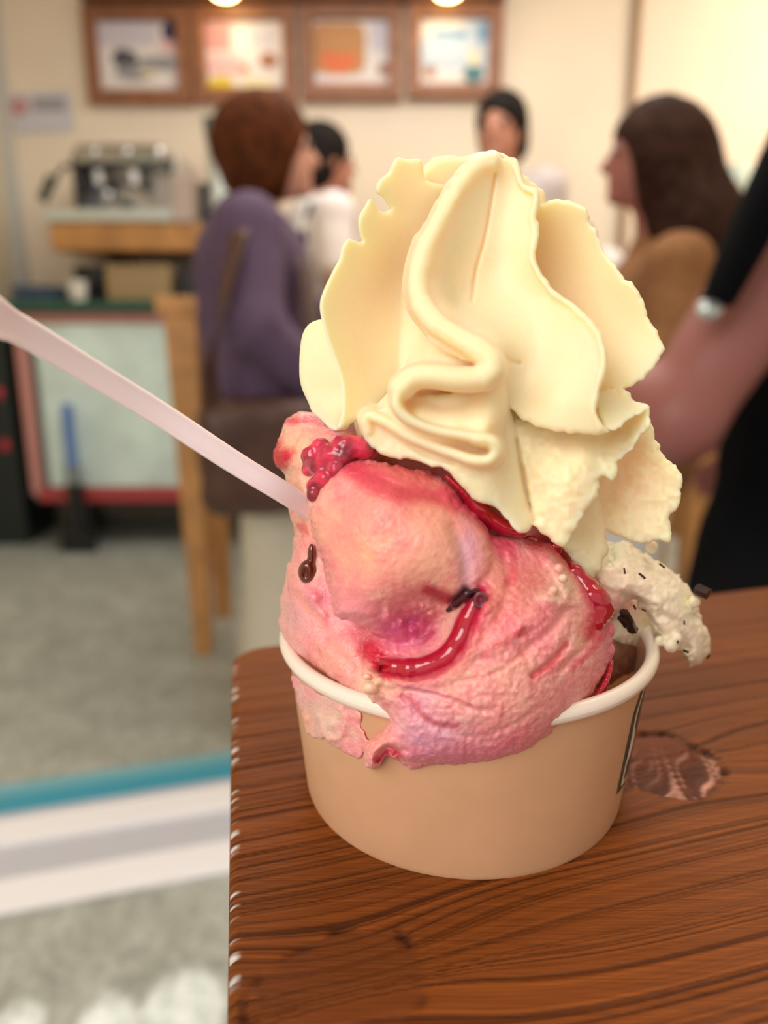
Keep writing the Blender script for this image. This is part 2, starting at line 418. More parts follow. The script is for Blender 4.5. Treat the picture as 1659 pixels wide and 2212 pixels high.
for i, ((ku, kv), R) in enumerate(((k1, .0150), (k2, .0125))):
    du, dv = UV[:, 0] - ku, UV[:, 1] - kv
    ang = np.arctan2(dv, du); rr = np.sqrt((du / (.95 if i == 0 else 1.25)) ** 2 + dv ** 2) * (1 + .10 * pnoise(np.stack([np.cos(ang) * 2, np.sin(ang) * 2, 0 * ang + i * 7], 1), 1, 77))
    inside = np.clip((R - rr) / .0012, 0, 1); ring_ = np.exp(-((rr - R) / .0011) ** 2)
    if i == 0:
        q = np.stack([(du * .55 - dv) * 60, (du + dv * .55) * 900 + 1.5 * np.sin(du * 500), 0 * du], 1)
        scr = pnoise(q, 1.0, 91) + .5 * pnoise(q * 1.9, 1.0, 92)
        kc = np.array(lin(104, 52, 28)) * (1 + .35 * scr[:, None]) + (np.array(lin(196, 140, 112)) - base) * np.clip(scr - .1, 0, 1)[:, None] * 1.7
        lower = np.clip((dv + .012) / .016, 0, 1)[:, None]
        kc = kc * lower + np.array(lin(128, 62, 26)) * (1 - lower) * (1 + .3 * broad[:, None])
        col = col * (1 - inside[:, None]) + np.clip(kc, .004, 1) * inside[:, None]
        depth += inside * (.0011 + .0004 * np.clip(-scr, -1, 1)) * (.4 + .6 * lower[:, 0])
        brk = ring_ * np.clip(.55 + 1.1 * pnoise(np.stack([du * 500, dv * 500, 0 * du], 1), 1, 95), 0, 1) * np.clip(.5 + np.cos(ang + .5), 0, 1)
        col = col * (1 - brk[:, None] * .95) + np.array(lin(36, 16, 10)) * brk[:, None] * .95
        depth += brk * .0012
    else:
        kc = np.array(lin(112, 60, 26)) * (1 + .3 * broad[:, None])
        col = col * (1 - .6 * inside[:, None]) + kc * .6 * inside[:, None]
        brk = ring_ * np.clip(.25 + 1.2 * pnoise(np.stack([du * 320, dv * 320, 0 * du], 1), 1, 96), 0, 1)
        col = col * (1 - brk[:, None] * .8) + np.array(lin(48, 22, 10)) * brk[:, None] * .8
        depth += brk * .0006
ng = np.clip((TR - UV[:, 0]) / TR, 0, 1)
P = np.array(corner)[None] + UV[:, :1] * np.array(bd)[None] + UV[:, 1:] * np.array(ld)[None]
# round the corner in plan: pull grid points that fall outside the corner arc onto it
r = TR; cu = np.clip(r - UV[:, 0], 0, r); cv = np.clip(r - UV[:, 1], 0, r); dd = np.maximum(cu, cv); hyp = np.sqrt(cu ** 2 + cv ** 2)
sca = np.where(hyp > 1e-9, dd / np.maximum(hyp, 1e-9), 1)
UV2 = UV.copy(); mk = (cu > 0) & (cv > 0)
UV2[mk, 0] = r - cu[mk] * sca[mk]; UV2[mk, 1] = r - cv[mk] * sca[mk]
P = np.array(corner)[None] + UV2[:, :1] * np.array(bd)[None] + UV2[:, 1:] * np.array(ld)[None]
edge = r - np.maximum(hyp if False else np.where(mk, dd, np.maximum(cu, cv)), 0)   # distance in from the rim
er = .0022; eq = np.clip(1 - edge / er, 0, 1); P[:, 2] = TZ - depth - er * (1 - np.sqrt(np.clip(1 - eq ** 2, 0, 1)))
nick = np.clip(pnoise(np.stack([UV[:, 1] * 900, UV[:, 0] * 60, 0 * g], 1), 1.0, 41) - .1, 0, 1) * np.clip(1 - UV[:, 0] / .0026, 0, 1) * (UV[:, 0] > .0002)
P[:, 2] -= nick * .0006
worn = np.clip(nick * 3.0, 0, 1)[:, None]; col = col * (1 - worn) + np.array(lin(214, 214, 206)) * worn
nU, nV = len(U), len(V); idx = np.arange(nU * nV).reshape(nU, nV)
q = np.stack([idx[:-1, :-1], idx[:-1, 1:], idx[1:, 1:], idx[1:, :-1]], -1).reshape(-1, 4)
q = q[:, ::-1] if np.cross(P[q[0, 1]] - P[q[0, 0]], P[q[0, 3]] - P[q[0, 0]])[2] < 0 else q
# skirt of the board, 28 mm deep, then its underside
rim_i = np.concatenate([idx[::-1, 0][:], idx[0, 1:]]); rim_i2 = np.concatenate([idx[-1, ::-1][:-1], idx[::-1, 0], idx[0, 1:], idx[1:, -1]])
loop = np.concatenate([idx[:, 0], idx[-1, 1:], idx[::-1, -1][1:], idx[0, ::-1][1:-1]])
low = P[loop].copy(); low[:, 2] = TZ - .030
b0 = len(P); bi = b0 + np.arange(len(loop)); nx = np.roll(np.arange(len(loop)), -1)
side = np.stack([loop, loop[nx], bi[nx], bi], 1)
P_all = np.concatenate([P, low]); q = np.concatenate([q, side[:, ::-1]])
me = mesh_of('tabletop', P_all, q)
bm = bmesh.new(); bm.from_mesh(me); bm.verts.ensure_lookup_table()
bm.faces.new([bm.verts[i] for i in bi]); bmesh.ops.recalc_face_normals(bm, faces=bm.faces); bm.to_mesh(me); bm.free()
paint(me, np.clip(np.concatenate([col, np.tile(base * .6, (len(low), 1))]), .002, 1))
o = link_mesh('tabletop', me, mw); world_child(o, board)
leg_m = mat('table_leg_wood', (120, 66, 32), .5, noise=(30, .2))
for a_, b_ in ((.05, .05), (.57, .05), (.05, .31), (.57, .31)):
    c_ = corner + bd * a_ + ld * b_
    B().box((c_.x, c_.y, (TZ - .03) / 2), (.05, .05, TZ - .03), rot=(0, 0, math.atan2(bd.y, bd.x)), bevel=.003).out('leg', leg_m, board)

# ================================================================ PAPER CUP
CX, CY, CH, RB, RT, RL = .0199, .1760, .0400, .0394, .0434, .0450
def cupY(px, py, off=0.0):                  # where the sight line meets the front of the cup wall (grown by off), in mm
    a, dy, dz = ray(px, py); zb = TZ; k = (RT - RB) / CH
    A_ = a * a + dy * dy - (k * dz) ** 2; r0 = RB + off + k * (CZ - zb)
    Bb = -2 * (a * CX + dy * CY) - 2 * k * dz * r0; Cc = CX * CX + CY * CY - r0 * r0
    D = Bb * Bb - 4 * A_ * Cc
    if D < 0: return CY * 1000
    return (-Bb - math.sqrt(D)) / (2 * A_) * dy * 1000
m_paper = mat('cup_paper', (204, 160, 122), .42, noise=(90, .03), sss=.25, srad=(1, .6, .3), sscale=.002, spec=.4)
m_rim = mat('cup_rim_paper', (238, 226, 208), .35, spec=.5, coat=.3)
cup = empty('paper_cup', (CX, CY, TZ), 'tan paper ice cream cup with white rolled rim on the wooden table', 'cup')
prof = [(.002, .004), (RB - .0016, .004), (RB - .0012, 0), (RB - .0002, 0), (RB, .0006)]
prof += [(RB + (RT - RB) * t, CH * t) for t in np.linspace(.03, .985, 10)]
prof += [(RT - .0012 + (RB - RT) * t, CH * (1 - t)) for t in np.linspace(.015, .86, 6)] + [(.001, .0062)]
B().lathe(prof, 160, (CX, CY, TZ)).out('body', m_paper, cup, True)
B().lathe([(RT + .0003 + .00165 * math.cos(t) * .95, CH - .0006 + .0019 * math.sin(t)) for t in np.linspace(0, 2 * math.pi, 21)], 160, (CX, CY, TZ)).out('rim', m_rim, cup, True)
# seam of the paper wrap (a hair-thin overlap) and the green badge on the right side
def cyl_pt(ang, h, off):
    r = RB + (RT - RB) * h / CH + off
    return Vector((CX + r * math.cos(ang), CY + r * math.sin(ang), TZ + h))
def badge(name, poly, off, m, parent):      # poly in (arc mm, height mm), bent round the cup
    xs = [p[0] for p in poly]; ys = [p[1] for p in poly]; st_ = .5
    cols = []
    x = min(xs)
    while x <= max(xs) + 1e-6:
        hits = []
        for (x1, y1), (x2, y2) in zip(poly, poly[1:] + poly[:1]):
            if (x1 <= x <= x2 or x2 <= x <= x1) and abs(x2 - x1) > 1e-9: hits.append(y1 + (y2 - y1) * (x - x1) / (x2 - x1))
        if hits: cols.append((x, min(hits), max(hits)))
        x += st_
    bm_ = bmesh.new(); K = 8; rows = []
    for x, y0, y1 in cols: rows.append([bm_.verts.new(cyl_pt(x / 1000 / .0415, (y0 + (y1 - y0) * j / K) / 1000, off)) for j in range(K + 1)])
    for A, Bq in zip(rows, rows[1:]):
        for j in range(K): bm_.faces.new((A[j], Bq[j], Bq[j + 1], A[j + 1]))
    me_ = bpy.data.meshes.new(name); bm_.to_mesh(me_); bm_.free(); me_.materials.append(m)
    ob = bpy.data.objects.new(name, me_); C.objects.link(ob); world_child(ob, parent); ob['flat'] = 1; return ob
def arc_h(px, py):
    Y = cupY(px, py) / 1000; p = pt(px, py, Y); return math.atan2(p.y - CY, p.x - CX) * .0415 * 1000, (p.z - TZ) * 1000
b_top, b_l1, b_l2, b_bot = arc_h(1386, 1478), arc_h(1370, 1500), arc_h(1347, 1612), arc_h(1331, 1716)
x0 = b_bot[0]; hb = b_bot[1]; ht = 38.0; x1_ = b_top[0]
cxm = 2.0                                   # the badge's own centre line, past the visible edge
def mir(x): return 2 * cxm - x
shape = [(x0, hb), (x0 + .4, ht - 7.5), (x0 + 4.5, ht - .8), (mir(x0 + 4.5), ht - .8), (mir(x0 + .4), ht - 7.5), (mir(x0), hb), (cxm, hb - 4.5)]
def inset(P, f):
    cx_ = cxm; cy_ = (hb + ht) / 2; return [(cx_ + (x - cx_) * f, cy_ + (y - cy_) * f) for x, y in P]
m_green = mat('badge_green', (48, 62, 50), .4); m_cream = mat('badge_cream', (226, 216, 190), .4)
bg = badge('badge', shape, .00012, m_green, cup); bg['label'] = 'dark green printed badge'
badge('badge_border', inset(shape, .93), .00018, m_cream, cup)
badge('badge_field', inset(shape, .88), .00024, m_green, cup)
lt = [(x0 + 2.0, hb + 8), (x0 + 3.2, hb + 7), (x0 + 5.2, hb + 8.2), (x0 + 5.6, hb + 12), (x0 + 4.6, hb + 15), (x0 + 3.0, hb + 15.6), (x0 + 2.2, hb + 13)]
badge('badge_letter', lt, .0003, m_cream, cup)

# ================================================================ SPOON
m_spoon = mat('spoon_plastic', (252, 238, 240), .38, sss=.15, srad=(1, .8, .8), sscale=.002, spec=.5)
path = crom([(-150, 625, 112), (-60, 655, 118), (0, 692, 122), (60, 722, 126), (200, 806, 134), (350, 897, 142), (500, 995, 148), (600, 1056, 152), (680, 1106, 158), (760, 1150, 166)], 6)
cps = [pt(x, y, Y / 1000) for x, y, Y in path]; widths = np.interp(np.arange(len(cps)), [0, 6, 12, 16, 24, len(cps) - 1], [.0070, .0068, .0060, .0050, .0047, .0044])
bm = bmesh.new(); rows = []
for i, p in enumerate(cps):
    d = (cps[min(i + 1, len(cps) - 1)] - cps[max(i - 1, 0)]).normalized()
    vdir = (Vector((0, 0, CZ)) - p).normalized(); s_ = d.cross(vdir).normalized(); n_ = s_.cross(d).normalized(); wd = widths[i] / 2
    sec = [(-1, .1), (-.86, .35), (-.66, .32), (-.5, .12), (.5, .12), (.66, .32), (.86, .35), (1, .1), (1, -.35), (.7, -.45), (-.7, -.45), (-1, -.35)]
    rows.append([bm.verts.new(p + s_ * (a * wd) + n_ * (b * .0022)) for a, b in sec])
for A, Bq in zip(rows, rows[1:]):
    for k in range(12): bm.faces.new((A[k], A[(k + 1) % 12], Bq[(k + 1) % 12], Bq[k]))
bm.faces.new(rows[0]); bm.faces.new(rows[-1][::-1]); bmesh.ops.recalc_face_normals(bm, faces=bm.faces)
me = bpy.data.meshes.new('spoon'); bm.to_mesh(me); bm.free()
spoon = link_mesh('plastic_spoon', me, m_spoon); tag(spoon, 'white plastic spoon handle stuck into the left of the pink ice cream', 'spoon')
md = spoon.modifiers.new('round', 'SUBSURF'); md.levels = md.render_levels = 1

# ================================================================ WHIPPED CREAM
def fix_cream():
    f = Pix((620, 305, dep(112)), (1500, 1275, dep(192)), 3.0)
    # heart of the swirl
    f.slab([(880, 420), (1000, 370), (1110, 380), (1180, 520), (1280, 680), (1280, 860), (1300, 1010), (1240, 1110), (1140, 1120), (1040, 1060), (900, 960), (800, 900), (740, 860), (740, 700), (790, 560)],
           [(1030, 400, 168), (900, 600, 166), (1200, 700, 166), (800, 850, 160), (1030, 900, 150), (1200, 1000, 152), (1130, 1100, 146), (1030, 700, 163)], t0=22, rnd=8, k=6)
    # back leaf peeping over the top
    f.slab([(908, 372), (935, 342), (965, 336), (1000, 338), (1028, 331), (1070, 326), (1093, 335), (1105, 345), (1140, 385), (1162, 402), (1180, 430), (1180, 520), (1000, 520), (920, 420)],
           [(930, 350, 165), (1100, 345, 166), (1170, 430, 167), (1000, 500, 168)], t0=3, grow=.3, tmax=8, k=4, jag=2, jcell=4, seed=5)
    # far left lobe behind the big left leaf
    f.slab([(700, 690), (684, 691), (664, 702), (651, 728), (646, 775), (647, 820), (655, 848), (666, 872), (672, 890), (690, 908), (712, 928), (732, 931), (760, 915), (770, 800), (740, 700)],
           [(650, 780, 163), (690, 700, 163), (740, 800, 154), (725, 920, 147), (680, 880, 158), (760, 900, 152)], t0=2.2, grow=.35, tmax=7, k=5)
    # big left leaf
    f.slab([(858, 340), (848, 352), (839, 371), (818, 390), (812, 405), (813, 418), (826, 426), (835, 441), (843, 450), (830, 457), (818, 453), (808, 437), (798, 429), (785, 449), (774, 470), (774, 497), (781, 521), (768, 520), (751, 516), (738, 533), (733, 556), (714, 593), (697, 630), (690, 657), (693, 688), (705, 735), (724, 789), (734, 824), (738, 862), (737, 892), (729, 925), (745, 926), (777, 903), (860, 850), (930, 780), (970, 600), (1000, 430), (967, 402), (930, 392), (917, 380), (913, 350), (902, 342), (880, 344)],
           [(870, 350, 158), (960, 410, 163), (780, 480, 156), (700, 650, 151), (735, 850, 146), (738, 910, 144), (800, 600, 160), (870, 600, 166), (880, 750, 163), (800, 800, 156), (840, 850, 156), (960, 600, 166), (860, 450, 161)],
           t0=1.9, grow=.6, tmax=12, k=3, sm=7)
    # concave panel between the folded ridge and the right ridge
    f.slab([(1030, 352), (1075, 344), (1108, 340), (1118, 352), (1121, 372), (1130, 395), (1130, 405), (1160, 408), (1165, 425), (1164, 450), (1150, 466), (1162, 480), (1165, 505), (1156, 540), (1155, 565), (1172, 600), (1196, 630), (1240, 660), (1280, 695), (1302, 730), (1310, 775), (1308, 815), (1294, 842), (1290, 865), (1286, 888), (1294, 912), (1320, 932), (1300, 940), (1255, 938), (1190, 930), (1140, 912), (1105, 885), (1075, 850), (1050, 800), (980, 770), (915, 720), (893, 610), (930, 510), (980, 420)],
           [(1050, 352, 154), (1110, 350, 157), (985, 420, 150), (930, 520, 145), (912, 620, 141), (960, 690, 138), (1055, 765, 138), (1012, 398, 151.6), (1030, 400, 153), (975, 480, 148.4), (945, 560, 145.6), (940, 625, 143.2), (965, 665, 142.5), (1066, 400, 156), (1052, 480, 155.5), (1035, 570, 154.5), (1022, 650, 151), (990, 740, 139), (930, 700, 140), (1070, 700, 147), (1125, 800, 147),
            (1160, 440, 153), (1156, 560, 149), (1230, 655, 145), (1305, 760, 141), (1290, 880, 139), (1300, 930, 139), (1170, 640, 150), (1220, 760, 144), (1200, 860, 141), (1130, 890, 143.5), (1100, 865, 145), (1085, 560, 155), (990, 560, 152), (985, 650, 150), (960, 600, 148.5)],
           t0=1.9, grow=.9, tmax=16, k=4, jag=2.5, jcell=5, seed=8, sm=6, extra=strokes([([(1070, 372), (1060, 440), (1045, 520), (1028, 580), (1018, 650)], 4, 1.1), ([(1070, 760), (1100, 778), (1122, 784)], 5, 1.0)]))
    # back right leaf
    f.slab([(1100, 430), (1165, 440), (1188, 431), (1210, 429), (1235, 436), (1262, 446), (1276, 464), (1274, 480), (1290, 500), (1302, 535), (1320, 560), (1342, 590), (1352, 602), (1372, 615), (1388, 645), (1402, 690), (1418, 712), (1432, 745), (1434, 758), (1420, 782), (1398, 812), (1365, 834), (1342, 845), (1290, 880), (1150, 800)],
           [(1200, 436, 160), (1270, 465, 158), (1350, 600, 155), (1432, 750, 152), (1365, 832, 152), (1200, 560, 166), (1250, 700, 163), (1300, 850, 156), (1150, 500, 166), (1320, 740, 158)],
           t0=2.0, grow=.32, tmax=9, k=4, jag=2.6, jcell=4.5, seed=12)
    # lower right leaves, back to front
    f.slab([(1385, 900), (1410, 925), (1420, 955), (1440, 990), (1468, 1015), (1476, 1032), (1470, 1060), (1468, 1095), (1446, 1112), (1450, 1140), (1449, 1172), (1425, 1168), (1395, 1172), (1360, 1168), (1335, 1158), (1300, 1140), (1270, 1090), (1290, 1010), (1330, 930)],
           [(1400, 920, 158), (1470, 1030, 154), (1450, 1165, 153), (1340, 1150, 156), (1300, 1080, 161), (1330, 960, 161), (1390, 1050, 158)], t0=2.2, grow=.4, tmax=10, k=4, jag=3.2, jcell=4.5, rough=3, rcell=6, seed=15)
    f.slab([(1180, 1120), (1240, 1110), (1285, 1070), (1300, 1110), (1310, 1160), (1316, 1188), (1304, 1208), (1300, 1232), (1285, 1240), (1278, 1252), (1255, 1238), (1222, 1195), (1190, 1160)],
           [(1240, 1120, 156), (1310, 1180, 155), (1280, 1245, 152), (1210, 1180, 152)], t0=3, grow=.5, tmax=10, k=4, jag=3, jcell=4.5, rough=2.5, rcell=6, seed=16)
    f.slab([(1300, 845), (1340, 840), (1360, 846), (1366, 862), (1398, 876), (1405, 895), (1402, 925), (1385, 945), (1372, 965), (1340, 998), (1332, 1012), (1325, 1040), (1298, 1030), (1294, 1052), (1292, 1075), (1265, 1108), (1250, 1135), (1238, 1150), (1222, 1178), (1205, 1176), (1180, 1160), (1160, 1145), (1145, 1110), (1130, 1030), (1105, 960), (1100, 900), (1140, 905), (1250, 925), (1280, 880)],
           [(1345, 850, 152), (1400, 890, 147), (1340, 1000, 144), (1290, 1040, 141), (1225, 1165, 139), (1170, 1140, 140), (1115, 930, 147), (1150, 1050, 143), (1220, 945, 149), (1340, 925, 153), (1310, 960, 149), (1220, 1030, 139), (1260, 990, 142)],
           t0=2.2, grow=.45, tmax=10, k=4, jag=3.6, jcell=4.5, rough=3.5, rcell=7, seed=18, extra=strokes([([(1112, 950), (1124, 1010), (1134, 1060), (1148, 1120)], 7, 2.5)]))
    # right flap of that leaf, curling forward above its edge
    f.slab([(1285, 850), (1340, 842), (1362, 850), (1366, 862), (1392, 874), (1398, 884), (1375, 900), (1352, 915), (1340, 927), (1316, 932), (1300, 915), (1290, 890)],
           [(1300, 860, 152), (1360, 855, 152), (1398, 880, 147), (1320, 930, 141), (1345, 895, 147)], t0=2, grow=.3, tmax=6, k=3, jag=2.5, jcell=4, seed=19)
    # skirt over the pink ice cream
    f.slab([(784, 903), (780, 925), (788, 948), (798, 965), (812, 972), (830, 984), (862, 990), (900, 995), (935, 1008), (958, 1012), (985, 1035), (1005, 1062), (1025, 1082), (1062, 1092), (1085, 1112), (1108, 1140), (1128, 1152), (1146, 1142), (1158, 1100), (1150, 1020), (1120, 940), (1090, 860), (1000, 850), (880, 860)],
           [(784, 915, 142), (830, 975, 141), (940, 1000, 138), (1020, 1075, 137), (1130, 1148, 138), (1155, 1100, 144), (1120, 960, 146), (1050, 900, 141), (900, 880, 140), (860, 935, 141.5), (930, 975, 139.5), (1060, 1040, 138)],
           t0=2.5, grow=.6, tmax=12, k=4, jag=2.5, jcell=4.5, rough=1.2, rcell=6, seed=22, extra=strokes([([(1118, 950), (1128, 1010), (1138, 1060), (1150, 1100)], 6, 2.0), ([(870, 950), (920, 985), (980, 1000)], 6, .8)]))
    # body of cream behind the folds, closing the pockets between them
    f.slab([(905, 640), (960, 700), (1040, 740), (1085, 790), (1098, 860), (1095, 940), (1070, 1000), (1010, 1010), (940, 990), (850, 960), (800, 930), (800, 890), (850, 830), (880, 760)],
           [(900, 740, 155), (1005, 772, 141.0), (955, 765, 142.5), (1090, 830, 141), (950, 866, 141.5), (1065, 885, 137.5), (890, 862, 141), (1000, 868, 141), (905, 900, 135.8), (980, 915, 134.8), (1050, 925, 133.8), (1095, 930, 140), (1010, 962, 138.5), (900, 955, 139), (820, 920, 142.5), (930, 720, 153), (880, 785, 150)], t0=12, rnd=5, k=5)
    # the folded ridge that snakes down the front
    R1 = [(1062, 352, 153), (1035, 358, 152), (1005, 385, 150.5), (978, 425, 148.5), (948, 480, 146), (922, 530, 143.5), (908, 575, 141.5), (903, 620, 139.5), (913, 662, 137.5), (943, 700, 135.5), (985, 728, 134), (1028, 752, 132.5), (1060, 780, 131.5)]
    f.ridge(R1[:7], r=19, slope=.08, L=120, k=9, hmax=32, wob=3.0, seed=4)
    f.ridge(R1[5:10], r=22, slope=.10, L=150, k=9, hmax=34)
    f.ridge(R1[8:], r=23, slope=.07, L=150, k=7, hmax=36)
    f.ridge([(1028, 752, 132.5), (1058, 775, 131.5), (1066, 800, 131), (1048, 818, 131)], r=24, slope=.08, L=150, k=7, hmax=40)
    f.ridge([(1060, 800, 131), (1030, 818, 131), (985, 818, 131), (935, 812, 131.5), (895, 816, 132), (868, 838, 132.4)], r=27, slope=.04, L=150, k=6, hmax=36)
    f.ridge([(880, 826, 132.3), (862, 848, 132.5), (857, 872, 132.5), (872, 897, 132.6), (905, 917, 132.6), (950, 932, 132.5), (1000, 940, 132), (1040, 950, 131.5)], r=11, slope=.10, L=120, k=7, hmax=24)
    f.ridge([(1030, 946, 131.6), (1062, 955, 131.6), (1072, 975, 132), (1056, 994, 132.3), (1022, 994, 133), (980, 980, 134.5), (930, 962, 136), (880, 940, 137.5), (840, 915, 138.5), (805, 900, 139.5), (792, 908, 140.5), (796, 930, 141)], r=12, slope=.15, L=120, k=6, hmax=28)
    # thickened right ridge
    R2 = [(1112, 350, 156), (1128, 400, 154), (1158, 420, 152.5), (1150, 470, 151.5), (1156, 510, 150.5), (1150, 562, 148.5), (1190, 628, 146), (1245, 670, 143.5), (1290, 720, 141.5), (1304, 780, 140), (1288, 845, 139), (1283, 890, 138.5), (1298, 925, 138.5)]
    f.ridge(R2, r=6, slope=.04, L=40, k=7, hmax=12, wob=2, seed=6)
    return f
f = fix_cream()
me = f.build('whipped_cream')
del f
m_cr, N, L, Bs = new_mat('whipped_cream')
Bs.inputs['Base Color'].default_value = (*lin(254, 231, 190), 1); Bs.inputs['Roughness'].default_value = .5; Bs.inputs['Specular IOR Level'].default_value = .3
Bs.inputs['Subsurface Weight'].default_value = 1; Bs.inputs['Subsurface Radius'].default_value = (1, .60, .20); Bs.inputs['Subsurface Scale'].default_value = .005
tcn = N.new('ShaderNodeTexCoord'); n2 = N.new('ShaderNodeTexNoise'); n2.inputs['Scale'].default_value = 900; n2.inputs['Detail'].default_value = 3
L.new(tcn.outputs['Object'], n2.inputs['Vector']); bp = N.new('ShaderNodeBump'); bp.inputs['Strength'].default_value = .25; bp.inputs['Distance'].default_value = .0003
L.new(n2.outputs['Fac'], bp.inputs['Height']); L.new(bp.outputs['Normal'], Bs.inputs['Normal'])
cream = link_mesh('whipped_cream', me, m_cr); tag(cream, 'tall ruffled swirl of pale yellow whipped cream on top of the ice cream', 'whipped cream')
# ================================================================ PINK ICE CREAM
swirl = [(800, 1400), (830, 1440), (870, 1453), (920, 1449), (965, 1428), (995, 1392), (1012, 1350), (1028, 1310), (1040, 1285)]
f = Pix((570, 870, dep(112)), (1350, 1690, dep(192)), 3.0)
# left mass, sitting in the cup and bulging over the rim
f.slab([(625, 1040), (612, 1080), (620, 1125), (625, 1150), (620, 1190), (606, 1228), (594, 1262), (588, 1300), (586, 1345), (593, 1388), (612, 1408), (640, 1425), (690, 1455), (735, 1488), (775, 1508), (815, 1522), (870, 1530), (950, 1450), (930, 1250), (820, 1080), (720, 1030)],
       [(600, 1300, 166), (592, 1385, 166), (640, 1415, 152), (700, 1455, 143), (780, 1500, 136.5), (640, 1300, 154), (720, 1340, 148), (700, 1200, 153), (620, 1130, 162), (660, 1060, 156), (850, 1400, 145), (660, 1190, 155), (760, 1380, 144)],
       t0=14, rnd=7, k=8, jag=3, jcell=6, rough=1.0, rcell=6, seed=31, bulge=2.0, bw=35,
       extra=strokes([([(640, 1290), (690, 1340), (720, 1400), (760, 1440)], 12, .8), ([(610, 1340), (650, 1370), (690, 1420)], 10, .6), ([(600, 1270), (640, 1265), (680, 1290)], 12, -1.2), ([(665, 1290), (700, 1330)], 8, -.8)]))
f.slab([(760, 960), (800, 925), (900, 930), (1000, 980), (1100, 1060), (1200, 1120), (1290, 1190), (1290, 1330), (1000, 1300), (760, 1200), (700, 1060)], [(800, 950, 158), (1000, 1050, 155), (1100, 1120, 154), (1280, 1250, 160), (900, 1200, 150)], t0=24, rnd=8, k=6)
# thin melted smear clinging to the outside of the cup
sm_c = [(x, y, cupY(x, y, .0005)) for x, y in ((636, 1480), (660, 1500), (660, 1560), (700, 1500), (700, 1600), (740, 1560), (780, 1540), (780, 1610), (640, 1530))]
sm_c = [(x, y, min(q, 160)) for x, y, q in sm_c]
f.slab([(632, 1462), (660, 1478), (700, 1500), (745, 1518), (772, 1530), (782, 1560), (792, 1600), (776, 1640), (745, 1630), (722, 1612), (700, 1600), (672, 1588), (655, 1568), (645, 1540), (636, 1500)],
       sm_c, t0=1.3, rnd=.5, k=0, jag=6, jcell=6, rough=2.5, rcell=5, seed=33, extra=plus(bumpf(718, 1565, 14, 14, -1.0), bumpf(660, 1555, 9, 12, -1.0), strokes([([(690, 1550), (700, 1590), (730, 1595), (745, 1560), (735, 1530)], 7, -.8)])))
# upper left lump
f.slab([(640, 1095), (612, 1060), (608, 1030), (592, 1012), (582, 985), (583, 962), (600, 940), (606, 915), (624, 891), (650, 881), (685, 886), (740, 915), (800, 930), (830, 990), (780, 1040), (700, 1100)],
       [(590, 985, 163), (620, 900, 165), (680, 890, 164), (650, 960, 158), (720, 960, 154), (640, 1060, 157), (780, 980, 150)], t0=10, rnd=5, k=6, jag=3, jcell=5, rough=2, rcell=6, seed=34, bulge=2.5, bw=30,
       extra=plus(bumpf(605, 980, 18, 18, -1.5), bumpf(640, 1020, 20, 14, 1.0)))
# lower scoop hanging over the front of the cup
f.slab([(1000, 1085), (1030, 1120), (1049, 1140), (1085, 1152), (1143, 1158), (1194, 1169), (1214, 1190), (1248, 1227), (1295, 1272), (1322, 1312), (1335, 1355), (1332, 1410), (1314, 1462), (1284, 1509), (1248, 1550), (1194, 1603), (1140, 1637), (1085, 1656), (1013, 1662), (941, 1664), (894, 1667), (866, 1658), (845, 1640), (832, 1640), (818, 1662), (800, 1668), (784, 1653), (779, 1617), (796, 1595), (824, 1570), (832, 1550), (812, 1530), (793, 1512), (782, 1480), (776, 1440), (782, 1405), (800, 1340), (880, 1200)],
       [(1049, 1142, 139), (1200, 1175, 147), (1325, 1315, 149), (1333, 1400, 147), (1290, 1500, 140), (1194, 1600, 134.5), (1085, 1655, 132.5), (941, 1662, 131.5), (800, 1660, 132.2), (782, 1600, 133.5), (830, 1550, 131), (785, 1450, 134), (790, 1400, 136), (900, 1350, 134), (1050, 1300, 129), (1150, 1400, 128), (1050, 1500, 125), (900, 1550, 127.5), (1200, 1300, 134), (1250, 1420, 134), (1150, 1550, 128), (1120, 1220, 138), (950, 1620, 128.5)],
       t0=11, rnd=5, k=6, jag=3.2, jcell=5, rough=2.6, rcell=3, seed=35, bulge=2.5, bw=40,
       extra=plus(bumpf(905, 1345, 100, 78, 6.0), strokes([([(r_[0] + 12, r_[1] + 22) for r_ in swirl[1:]], 16, -1.6), (swirl[1:], 15, 1.0),
             ([(850, 1490), (930, 1500), (1010, 1530), (1060, 1535)], 5, .6), ([(870, 1505), (920, 1560), (980, 1575)], 7, .7), ([(1080, 1180), (1100, 1260), (1075, 1340)], 10, .8),
             ([(1010, 1410), (1080, 1390), (1150, 1330)], 14, -.7), ([(1130, 1410), (1200, 1350), (1240, 1280)], 9, .9), ([(1150, 1460), (1190, 1430), (1225, 1390)], 6, 1.2), ([(1210, 1450), (1270, 1390), (1300, 1330)], 8, .8),
             ([(1190, 1210), (1215, 1250), (1225, 1300), (1180, 1290)], 14, -1.8), ([(840, 1600), (860, 1625), (880, 1640)], 8, -.8), ([(815, 1640), (835, 1618), (855, 1625)], 7, 1.8), ([(905, 1420), (860, 1500)], 6, -.5),
             ([(1000, 1470), (1080, 1450), (1140, 1400)], 5, .5), ([(950, 1580), (1050, 1590), (1150, 1540)], 6, .4)])))
